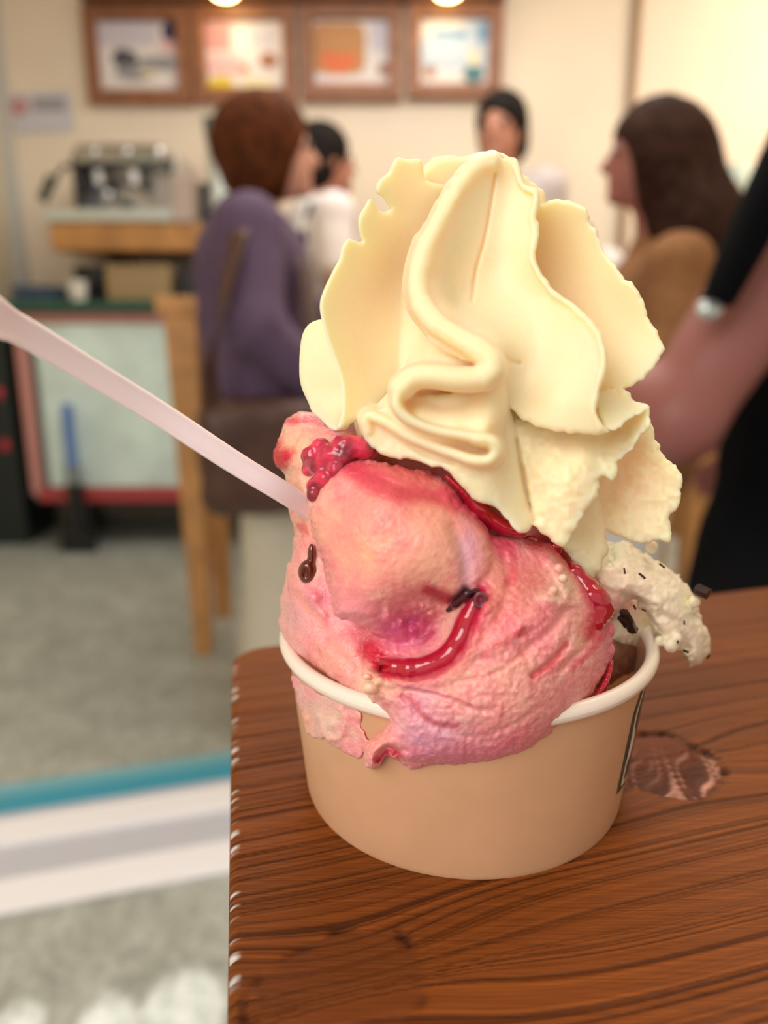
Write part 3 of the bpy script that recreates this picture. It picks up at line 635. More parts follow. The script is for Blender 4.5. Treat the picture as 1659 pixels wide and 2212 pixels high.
# upper scoop folded over it
f.slab([(742, 990), (715, 1008), (690, 1045), (668, 1078), (662, 1105), (668, 1145), (676, 1180), (690, 1215), (700, 1250), (710, 1290), (713, 1325), (728, 1342), (752, 1348), (785, 1362), (830, 1390), (900, 1420), (985, 1380), (1040, 1300), (1075, 1220), (1062, 1150), (1045, 1125), (1015, 1090), (985, 1050), (955, 1025), (905, 1008), (860, 1000), (820, 992), (780, 985)],
       [(765, 990, 140), (900, 1008, 139), (1000, 1070, 138), (665, 1110, 140), (690, 1210, 137), (712, 1320, 134.5), (780, 1360, 133.5), (850, 1150, 128.5), (760, 1150, 131), (800, 1280, 128.5), (950, 1150, 129), (1040, 1200, 132), (880, 1330, 131), (960, 1280, 130), (1030, 1290, 131.5), (900, 1410, 136), (990, 1370, 135), (850, 1060, 132)],
       t0=9, rnd=4, k=5, jag=3.2, jcell=4, rough=1.0, rcell=4, seed=36, bulge=2.5, bw=34,
       extra=plus(lambda X, Y: 1.1 * (noise3(X.shape, 5, 81) + .6 * noise3(X.shape, 2.5, 82)) * np.exp(-((X - 905) / 80) ** 2 - ((Y - 1350) / 62) ** 2), bumpf(912, 1345, 72, 60, 4.5), bumpf(880, 1310, 30, 20, .8), bumpf(760, 1325, 34, 14, -.8), strokes([([(900, 1290), (960, 1300), (1010, 1290)], 12, 1.4), ([(980, 1140), (1000, 1200), (1010, 1270)], 14, .9), ([(840, 1330), (870, 1360), (910, 1365)], 10, -1.2), ([(930, 1335), (955, 1360), (950, 1390)], 12, -1.0), ([(800, 1020), (880, 1060), (950, 1075)], 9, .6)])))
# creamy bits at the swirl's tail
for x, y, Yq, r_ in ((800, 1487, 132, 17), (822, 1470, 132, 13), (806, 1440, 133, 15), (838, 1478, 131.5, 9), (793, 1462, 134, 9), (1207, 1228, 137, 13), (1216, 1250, 136, 12), (1178, 1290, 133.5, 9), (1196, 1275, 134, 12)):
    f.ell((x, y, dep(Yq)), (r_, r_ * .85, r_), 5)
FP = {}
def fy(x, y): return f.front(x, y) or 150
for x, y in [(s_[0], s_[1]) for s_ in crom(swirl, 3)] + [(1040, 1298), (968, 1318), (985, 1305), (1010, 1286), (1028, 1280), (664, 1232), (668, 1200)]: FP[(round(x), round(y))] = fy(x, y)
GL = [(1143, 1166), (1170, 1168), (1200, 1184), (1222, 1210), (1243, 1240), (1265, 1270), (1285, 1298), (1292, 1320), (1286, 1350)]
for x, y in GL: FP[(x, y)] = fy(x, y)
me = f.build('pink_ice_cream'); del f
V3 = verts_np(me).astype(float); VX, VY = px_of(V3)
def pathd(path, X, Y, n=5):
    P_ = crom(path, n) if len(path) > 2 else np.array(path, float); best = np.full(X.shape, 1e9)
    for a, b in zip(P_, P_[1:]):
        e = b - a; t = np.clip(((X - a[0]) * e[0] + (Y - a[1]) * e[1]) / max(e @ e, 1e-9), 0, 1)
        best = np.minimum(best, (X - a[0] - e[0] * t) ** 2 + (Y - a[1] - e[1] * t) ** 2)
    return np.sqrt(best)
n1 = fbm(V3, .012, 61, 4); n2_ = fbm(V3, .003, 62, 3) + .5 * fbm(V3, .0009, 69, 2); n3 = fbm(V3 * np.array([1, 1, 2.5]), .02, 63, 3)
def lerp(c, tgt, w_): return c * (1 - w_[:, None]) + np.array(lin(*tgt))[None] * w_[:, None]
col = np.tile(lin(250, 158, 158), (len(V3), 1)).astype(float)
col = lerp(col, (248, 186, 160), np.clip(n1 * 1.4, 0, 1))
col = lerp(col, (232, 110, 142), np.clip(-n1 * 1.5, 0, 1) * .8)
col = lerp(col, (252, 214, 190), np.clip(n2_ * 1.6 - .25, 0, 1) * .55)
col = lerp(col, (214, 84, 104), np.clip(-n2_ * 1.7 - .4, 0, 1) * .6)
blobs = [  # x, y, rx, ry, colour, strength
    (800, 1170, 110, 110, (246, 178, 140), .8), (860, 1080, 120, 60, (240, 150, 126), .6), (690, 1130, 40, 60, (242, 170, 140), .5), (950, 1200, 60, 90, (244, 196, 156), .5),
    (900, 1360, 70, 55, (206, 86, 132), .85), (850, 1370, 45, 40, (216, 84, 146), .7), (940, 1310, 50, 36, (192, 84, 96), .5), (975, 1350, 26, 34, (228, 178, 160), .8),
    (930, 1590, 90, 50, (218, 164, 190), .8), (905, 1520, 50, 40, (214, 160, 188), .6), (1000, 1640, 140, 34, (226, 130, 158), .8), (1180, 1590, 110, 60, (228, 124, 146), .6),
    (1325, 1400, 30, 110, (226, 112, 150), .8), (1010, 1200, 24, 90, (216, 170, 192), .8), (1000, 1130, 60, 40, (232, 120, 120), .4), (1215, 1250, 40, 40, (250, 232, 204), .95), (1190, 1285, 40, 20, (250, 230, 200), .9),
    (1100, 1450, 110, 80, (244, 190, 164), .5), (1150, 1260, 70, 60, (214, 110, 104), .6), (1080, 1300, 40, 80, (228, 128, 116), .5), (1250, 1360, 50, 60, (244, 204, 176), .6), (1150, 1530, 100, 60, (244, 186, 166), .55),
    (640, 1330, 50, 60, (232, 176, 176), .7), (740, 1420, 70, 60, (246, 168, 144), .7), (620, 1390, 40, 30, (238, 170, 160), .6), (650, 960, 50, 50, (250, 208, 160), .8), (640, 1060, 40, 40, (248, 208, 176), .8),
    (700, 1550, 60, 60, (238, 196, 174), .9), (660, 1560, 20, 30, (244, 172, 146), .8), (760, 1330, 50, 26, (244, 160, 176), .6), (820, 1600, 46, 40, (246, 168, 150), .6), (800, 1480, 34, 34, (246, 206, 176), .9), (835, 1470, 30, 26, (246, 204, 172), .6), (880, 1520, 40, 20, (222, 120, 150), .5), (610, 1200, 20, 60, (246, 190, 170), .5)]
for x, y, rx, ry, c_, s_ in blobs:
    col = lerp(col, c_, np.clip(s_ * np.exp(-((VX - x) / rx) ** 2 - ((VY - y) / ry) ** 2) * (1 + .5 * n2_), 0, 1))
stk = [  # path, radius, colour, strength
    (swirl, 27, (200, 26, 70), 1.0), ([(795, 1395), (810, 1420), (840, 1460)], 15, (206, 30, 60), .9), ([(750, 1010), (810, 1040), (870, 1062), (930, 1072), (985, 1095)], 24, (214, 60, 84), .8), ([(770, 1010), (850, 1020), (930, 1035)], 20, (214, 50, 76), .6),
    ([(960, 1060), (1020, 1110), (1060, 1150), (1085, 1190)], 16, (224, 80, 108), .7), ([(1085, 1155), (1110, 1200), (1100, 1260)], 12, (214, 66, 90), .6), ([(1140, 1170), (1180, 1200)], 10, (220, 120, 120), .5),
    ([(1160, 1168), (1200, 1184), (1243, 1236), (1290, 1300)], 17, (206, 34, 66), .8), ([(1295, 1260), (1300, 1310), (1280, 1360)], 30, (206, 30, 66), .9), ([(1318, 1440), (1290, 1500), (1258, 1545)], 9, (196, 24, 54), .9), ([(1240, 1440), (1290, 1390), (1310, 1350)], 9, (222, 80, 110), .7),
    ([(1150, 1460), (1190, 1430), (1225, 1390)], 8, (214, 92, 92), .8), ([(1050, 1400), (1130, 1360)], 7, (214, 96, 96), .5), ([(1120, 1365), (1132, 1355)], 9, (204, 76, 80), .8),
    ([(925, 1275), (965, 1300)], 16, (176, 24, 52), .9), ([(1000, 1280), (980, 1310), (1010, 1300)], 13, (84, 14, 40), .9), ([(930, 1370), (915, 1385)], 10, (170, 30, 80), .7),
    ([(880, 1508), (930, 1560), (990, 1572)], 8, (214, 96, 110), .7), ([(860, 1485), (940, 1500), (1020, 1525)], 3, (206, 84, 120), .7), ([(870, 1498), (950, 1512), (1040, 1545)], 3, (246, 196, 200), .6), ([(820, 1640), (840, 1622), (862, 1632)], 9, (212, 50, 76), .8),
    ([(590, 955), (600, 1000), (615, 985)], 20, (208, 26, 56), .95), ([(620, 912), (680, 905), (740, 925)], 9, (218, 60, 84), .8), ([(590, 1015), (620, 1010)], 6, (200, 30, 60), .6), ([(650, 1140), (665, 1150)], 9, (226, 90, 90), .7), ([(700, 1205), (690, 1180)], 8, (236, 130, 150), .4),
    ([(1320, 1300), (1370, 1300)], 20, (240, 150, 150), .6), ([(640, 1280), (690, 1350)], 8, (244, 150, 130), .5), ([(1262, 1580), (1230, 1610)], 7, (200, 30, 70), .6)]
for path, r_, c_, s_ in stk:
    d_ = pathd(path, VX + 5 * n2_ * 2, VY + 5 * n1 * 2)
    col = lerp(col, c_, np.clip(s_ * np.clip(1.35 - d_ / r_, 0, 1), 0, 1))
paint(me, np.clip(col, 0, 1))
def icemat(name, rough, sss, scale_bump, attr='col'):
    m, N, L, Bs = new_mat(name)
    a = N.new('ShaderNodeAttribute'); a.attribute_name = attr; L.new(a.outputs['Color'], Bs.inputs['Base Color'])
    Bs.inputs['Roughness'].default_value = rough; Bs.inputs['Specular IOR Level'].default_value = .5
    Bs.inputs['Subsurface Weight'].default_value = sss; Bs.inputs['Subsurface Radius'].default_value = (1, .5, .45); Bs.inputs['Subsurface Scale'].default_value = .0015
    tc = N.new('ShaderNodeTexCoord'); n_ = N.new('ShaderNodeTexNoise'); n_.inputs['Scale'].default_value = scale_bump; n_.inputs['Detail'].default_value = 4
    L.new(tc.outputs['Object'], n_.inputs['Vector']); b_ = N.new('ShaderNodeBump'); b_.inputs['Strength'].default_value = .4; b_.inputs['Distance'].default_value = .0005
    L.new(n_.outputs['Fac'], b_.inputs['Height']); L.new(b_.outputs['Normal'], Bs.inputs['Normal'])
    rr = N.new('ShaderNodeMapRange'); rr.inputs['From Min'].default_value = .35; rr.inputs['From Max'].default_value = .65; rr.inputs['To Min'].default_value = rough - .26; rr.inputs['To Max'].default_value = rough + .15
    L.new(n_.outputs['Fac'], rr.inputs['Value']); L.new(rr.outputs['Result'], Bs.inputs['Roughness'])
    return m
m_pink = icemat('strawberry_ice_cream', .40, .7, 1700)
pink = link_mesh('strawberry_ice_cream', me, m_pink)
tag(pink, 'pink fruit-rippled ice cream scoop hanging over the front of the paper cup', 'ice cream')

m_sauce = mat('berry_sauce', (176, 12, 44), .12, sss=.5, srad=(1, .1, .15), sscale=.0015, coat=.6, spec=.6)
def sauce(name, build, lo, hi, label=None, m=m_sauce, v=2.5):
    f_ = Pix(lo, hi, v); build(f_); me_ = f_.build(name); o_ = link_mesh(name, me_, m); o_.parent = pink
    if label: o_['label'] = label
    return o_
def b1(f_):
    for x, y, q, r_ in ((672, 985, 147, 15), (668, 1015, 147, 11), (690, 1005, 145, 16), (715, 985, 144, 18), (745, 965, 144, 20), (775, 968, 144, 18), (792, 975, 144, 12), (700, 1035, 143, 14), (680, 1050, 144, 12), (676, 1070, 143, 10), (725, 1012, 142, 12), (740, 990, 142.5, 13), (694, 965, 147, 14)):
        f_.ell((x, y, dep(q)), (r_ * 1.55, r_ * 1.4, r_ * 1.5), 12)
    f_.f += 1.6 * noise3(f_.f.shape, 4, 4)
m_glob = mat('berry_pieces', (190, 44, 74), .2, noise=(260, .6), sss=.4, srad=(1, .2, .2), sscale=.0015, coat=.5)
sauce('berry_piece', b1, (640, 930, dep(138)), (820, 1095, dep(152)), 'glossy crimson berry pulp', m_glob)
def b2(f_):
    f_.chain([(x, y, dep(FP[(x, y)] + dd_)) for (x, y), dd_ in zip(GL, (.5, .8, 1.0, 1.2, 1.5, 2.0, 2.8, 2.8, 1.6))], [10, 14, 16, 18, 21, 27, 34, 34, 20], 6); f_.f += 1.2 * noise3(f_.f.shape, 5, 8)
sauce('berry_sauce', b2, (1065, 1130, dep(134)), (1335, 1385, dep(152)), 'shiny crimson sauce streak')
def b0(f_):
    P_ = crom(swirl, 3); n_q = len(P_); f_.chain([(x, y, dep(FP[(round(x), round(y))] + 2.2)) for x, y in P_[3:]], list(np.interp(np.arange(n_q - 3), [0, 4, n_q * .6, n_q - 4], [24, 31, 29, 16])), 8); f_.f += .8 * noise3(f_.f.shape, 8, 18)
sauce('berry_sauce', b0, (760, 1250, dep(118)), (1080, 1490, dep(150)), 'curved crimson jam ribbon')
def b3(f_):
    f_.chain([(x, y, dep(q)) for x, y, q in crom([(1322, 1430, 148.5), (1308, 1475, 145), (1285, 1512, 141.5), (1262, 1542, 138.5)], 4)], [4, 5, 6, 7, 8, 8, 8, 7, 7, 6, 5, 4, 3], 3)
sauce('berry_sauce', b3, (1240, 1400, dep(132)), (1345, 1570, dep(154)), 'thin crimson sauce streak')
def b4(f_):
    f_.chain([(x, y, dep(q)) for x, y, q in crom([(965, 1030, 141), (1000, 1062, 141), (1030, 1098, 142.5), (1055, 1118, 144), (1090, 1140, 144), (1130, 1152, 145)], 4)], [5, 6, 7, 8, 9, 11, 13, 16, 20, 22, 22, 20, 20, 18, 18, 16, 16, 14, 12, 10, 8], 3)
sauce('berry_sauce', b4, (940, 1005, dep(136)), (1160, 1185, dep(152)), 'dark crimson sauce under the cream')
m_seed = mat('dark_berry_bit', (52, 10, 24), .15, coat=.6)
def b5(f_):
    f_.chain([(x, y, dep(FP[(x, y)])) for x, y in ((968, 1318), (985, 1305), (1010, 1286), (1028, 1280))], [5, 10, 13, 9], 4); f_.f += 1.2 * noise3(f_.f.shape, 4, 3)
sauce('berry_bit', b5, (945, 1265, dep(124)), (1050, 1335, dep(134)), 'dark purple berry scrap', m_seed, 2)
m_ring = mat('berry_skin', (112, 40, 54), .1, coat=.8)
def b6(f_):
    P_ = [(1038 + 11 * math.cos(t), 1298 + 15 * math.sin(t), dep(FP[(1040, 1298)] - .4)) for t in np.linspace(0, 2 * math.pi, 13)]
    f_.chain(P_, [5.5] * 13, 2); f_.ell((1038, 1298, dep(FP[(1040, 1298)] + .3)), (10, 13, 8), 2)
sauce('berry_stalk', b6, (1015, 1270, dep(125)), (1065, 1325, dep(133)), 'glossy dark red berry stem', m_ring, 2)
m_caramel = mat('brown_cherry_piece', (96, 34, 12), .08, coat=.8, sss=.4, srad=(1, .3, .1), sscale=.002)
def b7(f_):
    q1 = FP[(664, 1232)]; f_.ell((665, 1236, dep(q1 - .6)), (21, 27, 20), 0); f_.ell((673, 1200, dep(q1 - .4)), (9, 26, 12), 6); f_.ell((659, 1240, dep(q1 - 2.6)), (8, 15, 8), 3, 'sub')
sauce('cherry_piece', b7, (630, 1160, dep(136)), (705, 1280, dep(162)), 'glossy dark brown cherry piece', m_caramel, 2)

# ================================================================ MINT ICE CREAM WITH CHOCOLATE BITS
f = Pix((1230, 1140, dep(140)), (1560, 1490, dep(198)), 2.6)
f.slab([(1255, 1200), (1300, 1165), (1325, 1168), (1352, 1162), (1392, 1182), (1404, 1178), (1412, 1198), (1440, 1212), (1470, 1236), (1498, 1262), (1508, 1290), (1520, 1310), (1522, 1332), (1536, 1358), (1541, 1392), (1534, 1422), (1514, 1442), (1494, 1447), (1482, 1436), (1474, 1420), (1468, 1412), (1440, 1408), (1428, 1398), (1410, 1370), (1395, 1330), (1378, 1312), (1362, 1305), (1330, 1345), (1290, 1330)],
       [(1320, 1180, 168), (1400, 1190, 172), (1500, 1280, 172), (1538, 1390, 171), (1494, 1440, 169), (1440, 1400, 165), (1420, 1300, 161.5), (1350, 1240, 161), (1460, 1330, 163), (1340, 1310, 160), (1500, 1370, 167), (1385, 1325, 163)],
       t0=9, rnd=4.5, k=5, jag=4, jcell=6, rough=3.5, rcell=6, seed=51, bulge=2, bw=26, extra=strokes([([(1340, 1270), (1400, 1260), (1450, 1290)], 14, -.8), ([(1430, 1330), (1470, 1350), (1485, 1400)], 8, 1.4), ([(1290, 1270), (1350, 1290), (1390, 1310)], 9, 1.0), ([(1400, 1230), (1450, 1250)], 9, 1.0)]))
f.slab([(1310, 1300), (1400, 1290), (1425, 1340), (1432, 1385), (1400, 1402), (1370, 1405), (1335, 1412), (1300, 1430), (1290, 1380)], [(1320, 1320, 168), (1420, 1380, 176), (1320, 1410, 166), (1400, 1330, 173)], t0=14, rnd=5, k=4, jag=4, jcell=5, rough=3, rcell=5, seed=52)
for x, y, q_, r_ in ((1450, 1395, 164, 16), (1425, 1385, 164.5, 12), (1462, 1380, 164, 14), (1408, 1182, 171, 14), (1500, 1300, 168, 14)): f.ell((x, y, dep(q_)), (r_, r_, r_), 6)
me = f.build('mint_ice_cream'); del f
V3 = verts_np(me).astype(float); VX, VY = px_of(V3)
n1 = fbm(V3, .008, 71, 3); n2_ = fbm(V3, .0022, 72, 3); col = np.tile(lin(246, 232, 204), (len(V3), 1)).astype(float)
col = lerp(col, (220, 218, 176), np.clip(n1 * 1.6, 0, 1) * .6); col = lerp(col, (246, 220, 196), np.clip(-n1 * 1.6, 0, 1) * .6)
col = lerp(col, (150, 140, 104), np.clip(n2_ * 2 - .9, 0, 1) * .9)
col = lerp(col, (238, 176, 166), np.clip(np.exp(-((VX - 1325) / 40) ** 2 - ((VY - 1305) / 22) ** 2) * 1.1, 0, 1)); col = lerp(col, (196, 204, 160), np.exp(-((VX - 1325) / 22) ** 2 - ((VY - 1195) / 26) ** 2) * .8)
paint(me, np.clip(col, 0, 1))
m_mint = icemat('mint_ice_cream', .5, .6, 900)
mint = link_mesh('mint_ice_cream', me, m_mint); tag(mint, 'pale mint ice cream with chocolate bits spilling over the right of the rim', 'ice cream')
# chocolate ice cream lying deeper in the cup
f = Pix((1150, 1330, dep(140)), (1440, 1560, dep(215)), 3.5)
f.slab([(1240, 1360), (1300, 1345), (1360, 1372), (1410, 1378), (1418, 1392), (1380, 1440), (1330, 1472), (1250, 1500), (1200, 1480)], [(1300, 1400, 160), (1400, 1385, 178), (1330, 1470, 156), (1250, 1490, 146)], t0=16, rnd=5, jag=4, rough=5, rcell=5, seed=55)
me = f.build('chocolate_ice_cream'); del f
choc_ice = link_mesh('chocolate_ice_cream', me, mat('brown_ice_cream', (132, 84, 62), .45, noise=(300, .35), sss=.3, srad=(1, .4, .3), sscale=.001))
tag(choc_ice, 'brown chocolate ice cream deep in the cup under the mint scoop', 'ice cream')
m_choc = mat('chocolate', (40, 22, 20), .3, coat=.2)
def chip(pts, r_, parent=mint, nm='chocolate_chip'):
    b_ = B(); P_ = [pt(x, y, q_ / 1000) for x, y, q_ in pts]; b_.tube([P_[0] + (P_[0] - P_[1]) * .05] + P_ + [P_[-1] + (P_[-1] - P_[-2]) * .05], [r_ * .55] + [r_] * len(P_) + [r_ * .6], 7, (1, .7))
    return b_.out(nm, m_choc, parent)
chip([(1503, 1272, 168), (1530, 1284, 166)], .0019)
chip([(1348, 1322, 159), (1358, 1342, 160), (1366, 1362, 162)], .0013); chip([(1342, 1335, 159.5), (1352, 1348, 160)], .0012); chip([(1350, 1352, 160), (1374, 1358, 162)], .0007)
for (x, y, q_, dx_, dy_, r_) in ((1387, 1244, 160.6, 6, 5, .0006), (1349, 1233, 160.3, 1, 6, .0004), (1430, 1222, 165.5, 5, 4, .0005), (1371, 1312, 160.5, 2, 4, .0005), (1482, 1407, 164, 5, 2, .0006), (1530, 1418, 167.5, 3, -4, .0005), (1478, 1345, 162.4, 0, 4, .0004), (1464, 1387, 162, 0, 3, .0004), (1391, 1318, 161, 4, 2, .0004)):
    chip([(x - dx_, y - dy_, q_), (x + dx_, y + dy_, q_)], r_ * .7)
# ================================================================ ROOM
BWY = 4.05
XL = pt(22, 450, BWY).x; XR = 3.1; YF = -1.4; HC = 2.75
m_wall = mat('wall_paint', (226, 214, 186), .7, noise=(3, .04), bump=.1, bscale=60)
m_wall_w = mat('wall_paint_warm', (238, 224, 204), .65, noise=(3, .03))
m_ceil = mat('ceiling_paint', (232, 226, 214), .8)
m_floor, N, L, Bs = new_mat('terrazzo')
tcn = N.new('ShaderNodeTexCoord'); v1 = N.new('ShaderNodeTexVoronoi'); v1.inputs['Scale'].default_value = 70; n_ = N.new('ShaderNodeTexNoise'); n_.inputs['Scale'].default_value = 9; n_.inputs['Detail'].default_value = 6
L.new(tcn.outputs['Object'], v1.inputs['Vector']); L.new(tcn.outputs['Object'], n_.inputs['Vector'])
r1 = N.new('ShaderNodeValToRGB'); r1.color_ramp.elements[0].color = (*lin(150, 153, 144), 1); r1.color_ramp.elements[1].color = (*lin(200, 204, 196), 1)
e_ = r1.color_ramp.elements.new(.45); e_.color = (*lin(176, 180, 170), 1)
L.new(v1.outputs['Color'], r1.inputs['Fac']); m1 = N.new('ShaderNodeMixRGB'); m1.blend_type = 'MULTIPLY'; m1.inputs['Fac'].default_value = .6
r2 = N.new('ShaderNodeValToRGB'); r2.color_ramp.elements[0].position = .38; r2.color_ramp.elements[0].color = (.66, .66, .64, 1); r2.color_ramp.elements[1].position = .62
L.new(n_.outputs['Fac'], r2.inputs['Fac']); L.new(r1.outputs['Color'], m1.inputs['Color1']); L.new(r2.outputs['Color'], m1.inputs['Color2']); L.new(m1.outputs['Color'], Bs.inputs['Base Color'])
Bs.inputs['Roughness'].default_value = .38
structure(B().box(((XL + XR) / 2, (YF + BWY) / 2, -.05), (XR - XL + .2, BWY - YF + .2, .1)).out('floor', m_floor))
structure(B().box(((XL + XR) / 2, (YF + BWY) / 2, HC + .05), (XR - XL + .2, BWY - YF + .2, .1)).out('ceiling', m_ceil))
structure(B().box(((XL + XR) / 2, BWY + .05, HC / 2), (XR - XL + .2, .1, HC)).out('wall_back', m_wall_w))
structure(B().box((XL - .05, (YF + BWY) / 2, HC / 2), (.1, BWY - YF, HC)).out('wall_left', m_wall))
structure(B().box((XR + .05, (YF + BWY) / 2, HC / 2), (.1, BWY - YF, HC)).out('wall_right', m_wall_w))
# upright trims: pale corner strip at the left, brown seam of the panelling at the right
m_strip = mat('corner_strip', (196, 196, 192), .5); m_seam = mat('panel_seam_wood', (150, 118, 86), .5)
structure(B().box((pt(18, 450, BWY).x + .03, BWY - .02, HC / 2), (.07, .04, HC), bevel=.006).out('trim_1', m_strip))
structure(B().box((pt(1362, 200, BWY).x, BWY - .015, HC / 2), (.035, .03, HC), bevel=.004).out('trim_2', m_seam))
structure(B().box(((XL + XR) / 2, BWY - .012, .06), (XR - XL, .02, .12)).out('baseboard_back', m_strip))

# sliding-door track let into the floor near the viewer: teal strips and pale metal rails
a0, a1 = pz(0, 1728, 0), pz(500, 1652, 0); td = (a1 - a0).normalized(); tn = Vector((-td.y, td.x, 0)); ang = math.atan2(td.y, td.x)
def band(y0, y1):                            # distances of two image rows along the track normal
    q0 = (pz(250, y0, 0) - a0).dot(tn); q1 = (pz(250, y1, 0) - a0).dot(tn); return (q0 + q1) / 2, abs(q1 - q0)
tr = empty('door_track', (a0.x, a0.y, 0), 'teal and white metal floor track of the sliding door, lower left', 'door track')
m_teal = mat('teal_strip', (60, 158, 186), .4); m_teal2 = mat('blue_strip', (120, 182, 198), .4); m_rail = mat('white_rail', (250, 250, 255), .25, coat=.4); m_grv = mat('grey_groove', (200, 202, 212), .35)
for nm, y0, y1, m_, h in (('strip', 1664, 1690, m_teal2, .006), ('strip', 1690, 1722, m_teal, .010), ('groove', 1722, 1742, m_grv, .003), ('rail', 1742, 1796, m_rail, .014), ('groove', 1796, 1865, m_grv, .004), ('rail', 1865, 1935, m_rail, .011)):
    q_, wd = band(y0, y1); c_ = a0 + tn * q_ - td * .05
    B().box((c_.x, c_.y, h / 2), (1.9, wd, h), rot=(0, 0, ang), bevel=min(h, wd) * .3).out(nm, m_, tr)
# low sun through the gaps of the shop front: narrow beams that land on the floor
for i_, (px_, py_, r_) in enumerate(((30, 2235, .05), (230, 2215, .05), (390, 2200, .075))):
    tg = pz(px_, py_, 0); d = bpy.data.lights.new('sun_gap', 'SPOT'); src = Vector((tg.x + .25, -1.2, 2.3)); ds = (tg - src).length
    d.spot_size = 2 * math.atan(r_ / ds); d.spot_blend = .6; d.energy = 520; d.color = (1, .97, .95); d.shadow_soft_size = .004
    o = bpy.data.objects.new('sun_gap', d); C.objects.link(o); o.location = src; o.rotation_euler = (tg - src).to_track_quat('-Z', 'Y').to_euler()

# ================================================================ FRAMED MENU POSTERS
m_fr = mat('frame_wood', (140, 92, 62), .45, noise=(20, .2)); m_white = mat('poster_paper', (232, 226, 226), .5)
MC = {k: mat('print_' + k, v, .5) for k, v in dict(grey=(150, 150, 156), dark=(78, 80, 92), navy=(34, 38, 84), pink=(232, 186, 190), red=(206, 150, 152), yellow=(226, 200, 40), brown=(164, 110, 80), tan=(196, 140, 84), orange=(228, 116, 62), lightblue=(186, 204, 224), blue=(120, 160, 200), teal=(70, 120, 130), cream=(238, 224, 180), lilac=(206, 202, 216)).items()}
def wall_rect(x0, y0, x1, y1, Y):            # -> centre x, z, width, height on plane Y
    a, b = pt((x0 + x1) / 2, y0, Y), pt((x0 + x1) / 2, y1, Y); c_, d_ = pt(x0, (y0 + y1) / 2, Y), pt(x1, (y0 + y1) / 2, Y)
    return (c_.x + d_.x) / 2, (a.z + b.z) / 2, d_.x - c_.x, a.z - b.z
def blob_print(name, x0, y0, x1, y1, m, parent, k, shape='round', sd=0):
    cx_, cz_, w_, h_ = wall_rect(x0, y0, x1, y1, BWY - .03); r_ = random.Random(sd); pts = []
    n_p = 22
    for i in range(n_p):
        t = 2 * math.pi * i / n_p; e = 2.0 if shape == 'round' else 6.0
        c_, s_ = math.cos(t), math.sin(t); q_ = (abs(c_) ** e + abs(s_) ** e) ** (-1 / e) * (1 + (r_.uniform(-.12, .12) if shape == 'round' else r_.uniform(-.02, .02)))
        pts.append((cx_ + w_ / 2 * c_ * q_, cz_ + h_ / 2 * s_ * q_))
    return B().prism(pts, BWY - .0282 - k * .0006, BWY - .0276 - k * .0006, 'y').out(name, m, parent)
posters = [
    ((186, 14, 412, 226), 'framed menu poster with a navy round mark and grey sketch, leftmost of four', [((350, 40, 398, 95), 'navy', 'round'), ((240, 105, 300, 150), 'dark', 'round'), ((300, 120, 380, 155), 'grey', 'round'), ((250, 140, 330, 175), 'grey', 'round'), ((205, 40, 340, 100), 'lilac', 'rect'), ((300, 150, 340, 162), 'cream', 'round'), ((345, 88, 395, 110), 'pink', 'rect')]),
    ((418, 12, 640, 222), 'framed menu poster with a pink patch and yellow corner, second from the left', [((432, 45, 500, 110), 'red', 'rect'), ((445, 30, 510, 55), 'pink', 'rect'), ((448, 165, 504, 215), 'yellow', 'round'), ((560, 112, 600, 148), 'brown', 'round'), ((518, 138, 538, 158), 'tan', 'round'), ((450, 118, 520, 160), 'pink', 'rect'), ((540, 60, 590, 100), 'lilac', 'rect'), ((520, 170, 590, 205), 'cream', 'rect')]),
    ((650, 10, 868, 218), 'framed menu poster with a tan stack over an orange band, third from the left', [((672, 48, 790, 160), 'tan', 'rect'), ((690, 100, 772, 158), 'orange', 'round'), ((690, 60, 780, 118), 'tan', 'round'), ((666, 180, 850, 214), 'orange', 'rect'), ((815, 135, 845, 162), 'brown', 'round'), ((800, 40, 845, 110), 'lilac', 'rect')]),
    ((880, 8, 1084, 214), 'framed menu poster with pale blue scene and teal figure, nearest the right', [((900, 75, 1070, 150), 'lightblue', 'rect'), ((1000, 35, 1068, 130), 'lightblue', 'rect'), ((935, 62, 1010, 84), 'blue', 'rect'), ((1000, 140, 1045, 180), 'teal', 'round'), ((1012, 108, 1036, 140), 'cream', 'round'), ((915, 142, 942, 166), 'brown', 'round'), ((1030, 50, 1066, 90), 'blue', 'rect')])]
for (x0, y0, x1, y1), lab, prints in posters:
    cx_, cz_, w_, h_ = wall_rect(x0, y0, x1, y1, BWY - .03); fr = empty('framed_poster', (cx_, BWY - .02, cz_ - h_ / 2), lab, 'poster', group='framed menu posters on the back wall')
    t = .062; b_ = B()
    for sx in (-1, 1): b_.box((cx_ + sx * (w_ / 2 - t / 2), BWY - .03, cz_), (t, .06, h_), bevel=.006)
    for sz in (-1, 1): b_.box((cx_, BWY - .03, cz_ + sz * (h_ / 2 - t / 2)), (w_ - 2 * t, .055, t), bevel=.006)
    b_.out('frame', m_fr, fr); B().box((cx_, BWY - .015, cz_), (w_ - 2 * t + .01, .024, h_ - 2 * t + .01)).out('poster_sheet', m_white, fr)
    for k, (q_, cn, shp) in enumerate(prints): blob_print('print', *q_, MC[cn], fr, k, shp, k + 3)
